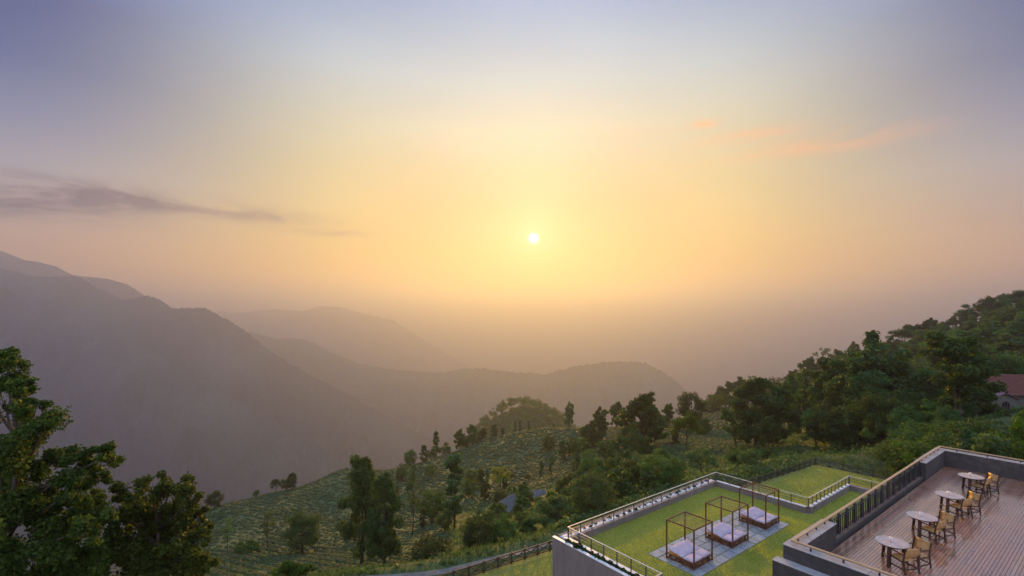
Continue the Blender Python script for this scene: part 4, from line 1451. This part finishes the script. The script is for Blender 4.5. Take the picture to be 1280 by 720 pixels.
for px, top, d, kind in ((1027, 435, 330, 'sparse'), (1015, 447, 330, 'forest'), (1048, 437, 335, 'forest'), (1066, 428, 335, 'forest'), (1082, 424, 330, 'sparse'), (1130, 408, 330, 'umbrella'), (1145, 403, 330, 'umbrella'), (1156, 402, 326, 'forest'), (1165, 398, 330, 'forest'), (1173, 399, 335, 'umbrella'), (1195, 393, 330, 'umbrella'),
                         (1208, 388, 330, 'forest'), (1222, 378, 330, 'umbrella'), (1241, 369, 325, 'umbrella'), (1256, 368, 330, 'forest'), (1265, 366, 325, 'umbrella'), (1282, 359, 325, 'umbrella'), (1300, 352, 325, 'forest'), (900, 486, 360, 'forest'), (912, 477, 350, 'forest'), (925, 472, 350, 'forest'), (940, 470, 350, 'sparse'), (890, 496, 365, 'round'), (955, 474, 350, 'forest'), (968, 476, 345, 'forest'), (990, 462, 345, 'forest')):
    plant(px, top, d, kind, M_LEAF_DARK, lab, 'skyline trees on the wooded hill', random.uniform(0.9, 1.3))
lab = 'hazy TREE in the thick wood covering the hill'
WOOD = 'trees in the thick wood on the hill'
n = 0
while n < 130:
    px = random.uniform(985, 1330)
    d = random.uniform(125, 325)
    x = (px - 640) / F_PX * d
    if px < 1020 and d < 200:
        continue
    gz = float(ground_z([x], [d])[0])
    h = random.uniform(10, 17)
    top = HORIZON + (CAM_Z - gz - h) / d * F_PX
    sky = np.interp(px, [985, 1030, 1100, 1150, 1200, 1240, 1280, 1330], [470, 448, 424, 408, 398, 378, 368, 356])
    if top < sky:
        continue
    plant(px, top, d, random.choice(('forest', 'forest', 'oval', 'round')), random.choice((M_LEAF_DARK, M_LEAF_MID, M_LEAF_MID, M_LEAF_PALE)), lab, WOOD, random.uniform(1.1, 1.5))
    n += 1


def far_wood(label, px0, px1, d0, d1, n, h0, h1, leaf, limit=None, seed=0):
    """a distant wood that reads as one mass"""
    g = np.random.default_rng(seed)
    px = g.uniform(px0, px1, n)
    d = g.uniform(d0, d1, n)
    x = (px - 640) / F_PX * d
    z = ground_z(x, d)
    cs, rs, ns = [], [], []
    for i in range(n):
        h = g.uniform(h0, h1)
        if limit:
            h = max(min(h, CAM_Z - (np.interp(px[i], *limit) - HORIZON) / F_PX * d[i] - z[i]), 3.0)
        for k in range(6):
            o = g.normal(size=3)
            o /= np.linalg.norm(o)
            cs.append((x[i] + o[0] * h * 0.24, d[i] + o[1] * h * 0.24, z[i] + h * 0.62 + o[2] * h * 0.26))
            rs.append(h * g.uniform(0.16, 0.26))
            ns.append(34)
    v, f, t = leaf_cloud(cs, rs, ns, leaf, seed=seed + 5)
    me = np_mesh('far_wood', v, f, attr=t)
    tag(link('far_wood', me, M_LEAF_DARK), label=label, category='wood', kind='stuff')


far_wood('far wood on the rounded rise beyond the big dark trees', 862, 1015, 285, 362, 90, 9, 14, 0.8, ([862, 880, 900, 920, 940, 1010], [520, 500, 487, 476, 470, 468]), 21)
far_wood('far hazy wood on the rounded knoll', 575, 735, 585, 745, 420, 10, 17, 1.3, None, 22)
far_wood('hazy wood on the ridge end behind the crest trees', 440, 560, 262, 330, 60, 6, 11, 0.8, ([440, 500, 545, 560], [596, 572, 556, 552]), 23)

far_wood('wood clothing the crest of the hill above the red-roofed house', 1005, 1340, 290, 332, 240, 9, 14, 0.75, ([1005, 1030, 1100, 1150, 1200, 1240, 1280, 1340], [472, 462, 438, 421, 411, 394, 384, 371]), 24)

# ---- bushes and young trees on the bank between the terrace and the wood
lab = 'leafy BUSH on the bank behind the terrace railing'
n = 0
while n < 52:
    px, d = random.uniform(690, 965), random.uniform(60, 128)
    x = (px - 640) / F_PX * d
    a, b = x * AX.x + d * AX.y, x * BX.x + d * BX.y
    if b < 38.3 - (a - 15) * (6.3 / 69) + 2.0:
        continue
    gz = float(ground_z([x], [d])[0])
    top = HORIZON + (CAM_Z - gz - random.uniform(3.0, 7.0)) / d * F_PX
    if top < np.interp(px, [690, 740, 800, 860, 930, 965], [606, 572, 556, 560, 552, 556]):
        continue
    plant(px, top, d, random.choice(('round', 'umbrella', 'shrub', 'forest')), random.choice((M_LEAF_DARK, M_LEAF_MID, M_LEAF_MID, M_LEAF_PALE)), lab, 'bushes on the bank', random.uniform(1.0, 1.3), name='bush', category='bush')
    n += 1

# ---- shrubs behind the deck and along the fence
lab = 'BUSH in the thicket beyond the lawn fence'
for px, top, d, m, w in ((968, 566, 92, 1, 1.0), (985, 562, 95, 1, 1.1), (1002, 560, 98, 1, 1.0), (1022, 556, 100, 0, 1.1), (958, 576, 90, 0, 0.9), (1045, 553, 98, 0, 1.2), (1065, 556, 94, 0, 1.1), (1085, 560, 92, 1, 1.1), (900, 590, 92, 1, 1.0), (887, 594, 90, 0, 1.0), (1110, 556, 90, 0, 1.2)):
    plant(px, top, d, 'round', (M_LEAF_MID, M_LEAF_PALE)[m], lab, 'shrubs beyond the lawn fence', w, name='bush', category='bush')
lab = 'leafy BUSH growing behind the rear deck parapet'
for px, top, d, m, w in ((1138, 545, 62, 0, 1.0), (1165, 540, 60, 2, 1.1), (1195, 535, 58, 0, 1.2), (1212, 540, 52, 1, 0.9), (1235, 541, 50, 1, 0.9), (1258, 546, 47, 1, 0.9), (1278, 546, 46, 2, 0.8), (1248, 538, 56, 2, 0.8), (1150, 530, 70, 0, 1.2), (1180, 520, 68, 0, 1.2), (1120, 548, 72, 0, 1.1), (1208, 515, 66, 0, 0.9)):
    plant(px, top, d, ('round', 'forest', 'round')[m], (M_LEAF_MID, M_LEAF_PALE, M_LEAF_BRIGHT)[m], lab, 'bushes behind the rear parapet', w, name='bush', category='bush', base=None)


lab = 'BUSH in the garden below the red-roofed house'
for px, top, d, m in ((1246, 528, 72, 0), (1258, 531, 70, 1), (1270, 527, 73, 0), (1284, 524, 74, 1), (1236, 526, 76, 2), (1262, 537, 64, 2), (1276, 536, 63, 0), (1250, 540, 62, 1), (1296, 530, 68, 2), (1232, 536, 66, 0)):
    plant(px, top, d, 'round', (M_LEAF_MID, M_LEAF_PALE, M_LEAF_DARK)[m], lab, 'bushes in the house garden', 0.9, name='bush', category='bush')


# ---- tea bushes in contour rows, too many to count
def tea_field():
    g = np.random.default_rng(5)
    n = 66000
    px = g.uniform(225, 980, n)
    d = np.exp(g.uniform(math.log(70), math.log(430), n))
    x = (px - 640) / F_PX * d
    z = ground_z(x, d)
    fr = (z / 2.6 + (0.42 * x + 0.75 * d) / 2.1 + 1.1 * np.sin(x * 0.043 + 0.6) + 0.9 * np.sin(d * 0.05 + x * 0.02)) % 1.0
    a, b = x * AX.x + d * AX.y, x * BX.x + d * BX.y
    keep = (fr < 0.66) & (b > 44 - (a - 15) * 0.09)
    keep &= ~((px > 560) & (px < 700) & (d < 150))
    keep &= g.random(n) < np.clip((d / 170.0), 0.35, 1.0)
    x, y, z = x[keep], d[keep], z[keep]
    n = len(x)
    r = g.uniform(0.45, 0.8, n) * np.clip(y / 160, 0.85, 1.7)
    k = 6
    th = np.arange(k) * 2 * math.pi / k
    ring1 = np.stack([np.cos(th), np.sin(th), np.full(k, -0.25)], 1)
    ring2 = np.stack([np.cos(th + 0.5) * 0.75, np.sin(th + 0.5) * 0.75, np.full(k, 0.55)], 1)
    base = np.concatenate([ring1, ring2, [[0, 0, 0.8]]])
    v = base[None] * r[:, None, None] * g.uniform(0.75, 1.25, (n, 13, 1))
    v[:, :, 2] *= 0.9
    v += np.stack([x, y, z], 1)[:, None, :]
    f = [(i, (i + 1) % k, k + i) for i in range(k)] + [((i + 1) % k, k + (i + 1) % k, k + i) for i in range(k)] + [(k + i, k + (i + 1) % k, 12) for i in range(k)]
    F = (np.arange(n)[:, None, None] * 13 + np.array(f)[None]).reshape(-1, 3)
    t = np.repeat(np.clip(g.normal(0.4, 0.2, n), 0, 1), 13) + g.normal(0, 0.12, n * 13)
    me = np_mesh('tea_bushes', v.reshape(-1, 3), F, attr=np.clip(t, 0, 1))
    tag(link('tea_bushes', me, M_TEA), label='rows of clipped tea bushes covering the hillside', category='tea bushes', kind='stuff')


tea_field()


def undergrowth():
    g = np.random.default_rng(9)
    cs, rs, ns = [], [], []

    def scatter(n, p0, p1, d0, d1, r0, r1, test=None):
        px = g.uniform(p0, p1, n)
        d = np.exp(g.uniform(math.log(d0), math.log(d1), n))
        x = (px - 640) / F_PX * d
        z = ground_z(x, d)
        a, b = x * AX.x + d * AX.y, x * BX.x + d * BX.y
        edge = 38.3 - (a - 15) * (6.3 / 69)
        ok = (b > edge + 0.6) | (a > 87)
        pb = np.interp(a, [p[0] for p in pc], [p[1] for p in pc])
        ok &= ~((np.abs(b - pb) < 0.9) & (a < 48))
        for i in np.nonzero(ok)[0]:
            r = g.uniform(r0, r1)
            cs.append((x[i], d[i], z[i] + r * 0.3))
            rs.append(r)
            ns.append(13)
    scatter(900, 230, 700, 44, 115, 0.15, 0.5)
    scatter(5200, 690, 1000, 55, 120, 0.3, 1.0)
    scatter(1500, 700, 1000, 110, 220, 0.5, 1.3)
    scatter(1800, 980, 1330, 75, 230, 0.5, 1.6)
    scatter(900, 560, 720, 90, 160, 0.4, 1.2)
    scatter(900, 1200, 1340, 60, 84, 0.25, 0.6)
    v, f, t = leaf_cloud(cs, rs, ns, 0.36, seed=3)
    me = np_mesh('undergrowth', v, f, attr=t)
    tag(link('undergrowth', me, M_LEAF_PALE), label='low scrub and weeds between the trees', category='undergrowth', kind='stuff')


undergrowth()


def rough_grass():
    g = np.random.default_rng(19)
    n = 90000
    px = np.concatenate([g.uniform(230, 720, n // 2), g.uniform(680, 1120, n // 2)])
    d = np.concatenate([np.exp(g.uniform(math.log(43), math.log(125), n // 2)), np.exp(g.uniform(math.log(58), math.log(150), n // 2))])
    x = (px - 640) / F_PX * d
    a, b = x * AX.x + d * AX.y, x * BX.x + d * BX.y
    ok = (b > 38.3 - (a - 15) * (6.3 / 69) + 0.3) | (a > 86.5)
    ok &= ~((np.abs(b - np.interp(a, [p[0] for p in pc], [p[1] for p in pc])) < 0.6) & (a < 48))
    x, d = x[ok], d[ok]
    n = len(x)
    z = ground_z(x, d)
    th = g.uniform(0, 6.28, n)
    h = g.uniform(0.15, 0.5, n) * (0.6 + 0.8 * (np.sin(x * 0.5) * np.sin(d * 0.37) > 0))
    w = g.uniform(0.03, 0.08, n)
    lean = g.normal(0, 0.5, (n, 2)) * h[:, None]
    P = np.stack([np.stack([x - np.cos(th) * w, d - np.sin(th) * w, z - 0.05], 1), np.stack([x + np.cos(th) * w, d + np.sin(th) * w, z - 0.05], 1), np.stack([x + lean[:, 0], d + lean[:, 1], z + h], 1)], 1)
    me = np_mesh('rough_grass', P.reshape(-1, 3), np.arange(3 * n).reshape(-1, 3), attr=np.repeat(np.clip(g.normal(0.5, 0.22, n), 0, 1), 3))
    tag(link('rough_grass', me, M_LEAF_PALE), label='rough grass on the banks round the lower lawn', category='grass', kind='stuff')


rough_grass()

# ---- small plants in the front planter and the pebble trough
lab = 'small leafy plant in the narrow front planter'
for k in range(14):
    a, b = 21.13 + random.uniform(-0.04, 0.04), 15.75 + k * 0.47 + random.uniform(-0.1, 0.1)
    t, c = library('shrub', k % 3)
    s = random.uniform(0.10, 0.17)
    root = empty('planter_plant', ab(a, b, 0.25), random.uniform(0, 6), label=lab, category='plant', group='plants in the front planter')
    root.scale = (s * 0.9, s * 0.9, s)
    crown_object('leaves', c, M_LEAF_DARK if k % 3 else M_LEAF_PALE, root)
    link('stem', t, parent=root)
lab = 'small dark plant among the white pebbles of the side trough'
for k in range(26):
    a, b = 21.9 + k * 0.63 + random.uniform(-0.15, 0.15), 22.45 + random.uniform(-0.1, 0.1)
    t, c = library('shrub', k % 3)
    s = random.uniform(0.05, 0.10)
    root = empty('trough_plant', ab(a, b, 0.32), random.uniform(0, 6), label=lab, category='plant', group='plants in the pebble trough')
    root.scale = (s * 0.8, s * 0.8, s)
    crown_object('leaves', c, M_LEAF_DARK, root)
    link('stem', t, parent=root)

# ------------------------------------------------------------------ houses among the trees
def roof_material(name, c1, c2, rib):
    return simple(name, c1, c2, 2.0, 0.6, 0.4, 0.02, spec=0.3)


M_REDROOF = roof_material('red_roof', (0.16, 0.055, 0.042), (0.23, 0.09, 0.07), 0.3)
M_PLUMROOF = roof_material('plum_roof', (0.16, 0.075, 0.085), (0.22, 0.11, 0.12), 0.3)
M_GREYROOF = roof_material('grey_sheet_roof', (0.085, 0.085, 0.088), (0.14, 0.14, 0.142), 0.3)
M_PLASTER = simple('house_plaster', (0.13, 0.118, 0.10), (0.18, 0.165, 0.14), 1.5, 0.9, 0.3, 0.01)
M_PANE = simple('dark_pane', (0.015, 0.017, 0.02), (0.03, 0.032, 0.036), 2.0, 0.12, 0.0)
M_WINFRAME = simple('window_frame', (0.10, 0.06, 0.045), (0.15, 0.09, 0.065), 5.0, 0.6, 0.2, 0.003)


def gable_house(loc, rz, L, W, H, rise, roof_mat, label, over=0.45):
    """a house with its ridge along local x"""
    root = empty('cottage', loc, rz, label=label, category='house', group='cottages in the hollow')
    m = MB().box(-L / 2, L / 2, -W / 2, W / 2, -1.5, H)
    i = len(m.v)
    m.v += [(-L / 2, -W / 2, H), (-L / 2, W / 2, H), (-L / 2, 0, H + rise), (L / 2, -W / 2, H), (L / 2, W / 2, H), (L / 2, 0, H + rise)]
    m.f += [(i, i + 2, i + 1), (i + 3, i + 4, i + 5), (i, i + 3, i + 5, i + 2), (i + 1, i + 2, i + 5, i + 4)]
    m.build('wall', M_PLASTER, root)
    sl = rise / (W / 2)
    for s in (-1, 1):
        r = MB()
        e, hgt = W / 2 + over, H - over * sl
        r.hexa([(-L / 2 - over, s * e, hgt), (L / 2 + over, s * e, hgt), (L / 2 + over, 0, H + rise), (-L / 2 - over, 0, H + rise),
                (-L / 2 - over, s * e, hgt + 0.1), (L / 2 + over, s * e, hgt + 0.1), (L / 2 + over, 0, H + rise + 0.12), (-L / 2 - over, 0, H + rise + 0.12)])
        roof = r.build('roof', roof_mat, root)
        n = int((L + 2 * over) / 0.9)
        for k in range(n + 1):
            x = -L / 2 - over + 0.03 + (L + 2 * over - 0.06) * k / n
            MB().bar((x, s * e, hgt + 0.12), (x, 0, H + rise + 0.14), 0.07, 0.07).build('rib', roof_mat, roof)
    for x in (-L * 0.28, L * 0.28):
        w = MB().box(x - 0.5, x + 0.5, -W / 2 - 0.05, -W / 2 + 0.02, 0.9, 2.1).build('window', M_WINFRAME, root)
        MB().box(x - 0.42, x - 0.03, -W / 2 - 0.07, -W / 2 - 0.03, 0.98, 2.02).build('pane', M_PANE, w)
        MB().box(x + 0.03, x + 0.42, -W / 2 - 0.07, -W / 2 - 0.03, 0.98, 2.02).build('pane', M_PANE, w)
    return root


def at_ground(px, d, lift=0.0):
    x = (px - 640) / F_PX * d
    return Vector((x, d, float(ground_z([x], [d])[0]) + lift))


p = at_ground(632, 128)
gable_house((p.x, p.y, point(632, 641, 128).z), R(62), 6.6, 4.8, 2.0, 1.7, M_GREYROOF, 'grey-roofed cottage half hidden by the hollow trees')
p = at_ground(668, 140)
gable_house((p.x, p.y, point(668, 629, 140).z), R(20), 5.6, 4.2, 1.9, 1.6, M_GREYROOF, 'smaller grey-roofed cottage uphill of the other')

# house with the red roof and the arched window
H0 = point(1247, 516, 90)
root = empty('red_roofed_house', H0, R(-8), label='plastered house with red tiled roof and arched window beside the wood', category='house')
MB().box(-1.2, 16, 0.0, 11, -4.0, 3.6).build('wall', M_PLASTER, root)
bay = MB().box(-1.9, 1.9, -1.6, 0.02, -4.0, 2.9)
i = len(bay.v)
bay.v += [(-1.9, -1.6, 2.9), (1.9, -1.6, 2.9), (0, -1.6, 3.85), (-1.9, 0.02, 2.9), (1.9, 0.02, 2.9), (0, 0.02, 3.85)]
bay.f += [(i, i + 1, i + 2), (i + 3, i + 5, i + 4), (i, i + 2, i + 5, i + 3), (i + 1, i + 4, i + 5, i + 2)]
bay.build('bay_wall', M_PLASTER, root)
rf = MB()
rf.v += [(-2.0, -0.7, 3.3), (17, -0.7, 3.3), (17, 11.7, 3.3), (-2.0, 11.7, 3.3), (-1.4, 5.5, 6.2), (17, 5.5, 6.2), (-2.0, -0.7, 3.48), (17, -0.7, 3.48), (17, 11.7, 3.48), (-2.0, 11.7, 3.48), (-1.4, 5.5, 6.4), (17, 5.5, 6.4)]
rf.f += [(0, 1, 5, 4), (2, 3, 4, 5), (3, 0, 4), (1, 2, 5), (6, 10, 11, 7), (8, 11, 10, 9), (9, 10, 6), (7, 11, 8), (0, 6, 7, 1), (2, 8, 9, 3), (3, 9, 6, 0), (1, 7, 8, 2)]
roof = rf.build('roof', M_REDROOF, root)
for k in range(1, 30):                                # tile courses, each a thin step
    t = k / 30
    y, z = -0.7 + 6.2 * t, 3.48 + 2.92 * t
    MB().bar((-2.0 + 0.6 * t, y, z + 0.03), (17, y, z + 0.03), 0.10, 0.05).build('tile_course', M_REDROOF, roof)
for s in (-1, 1):
    r = MB().hexa([(s * 2.3, -1.95, 2.68), (s * 2.3, 0.2, 2.68), (0, 1.0, 3.86), (0, -1.95, 3.86), (s * 2.3, -1.95, 2.82), (s * 2.3, 0.2, 2.82), (0, 1.0, 4.0), (0, -1.95, 4.0)])
    r.build('bay_roof', M_PLUMROOF, root)


def arch(w, h, y0, y1, n=10):
    """arched panel, foot at z = 0"""
    m = MB()
    prof = [(-w, 0), (w, 0)] + [(w * math.cos(math.pi * k / n), h - w + w * math.sin(math.pi * k / n)) for k in range(n + 1)]
    q = len(prof)
    m.v = [(x, y0, z) for x, z in prof] + [(x, y1, z) for x, z in prof]
    m.f = [tuple(range(q)), tuple(range(2 * q - 1, q - 1, -1))] + [(k, k + q, (k + 1) % q + q, (k + 1) % q) for k in range(q)]
    return m


sur = arch(0.86, 3.15, -1.72, -1.58).build('window_surround', M_PLASTER, root)
sur.location = (0, 0, -0.5)
win = arch(0.66, 2.85, -1.78, -1.70).build('window', M_WINFRAME, root)
win.location = (0, 0, -0.4)
pane = arch(0.56, 2.62, -1.80, -1.76).build('pane', M_PANE, win)
pane.location = (0, 0, 0.1)
for x in (-0.2, 0.2):
    MB().box(x - 0.035, x + 0.035, -1.83, -1.79, 0.1, 2.5).build('mullion', M_WINFRAME, win)
MB().box(-0.56, 0.56, -1.835, -1.795, 1.75, 1.83).build('transom', M_WINFRAME, win)
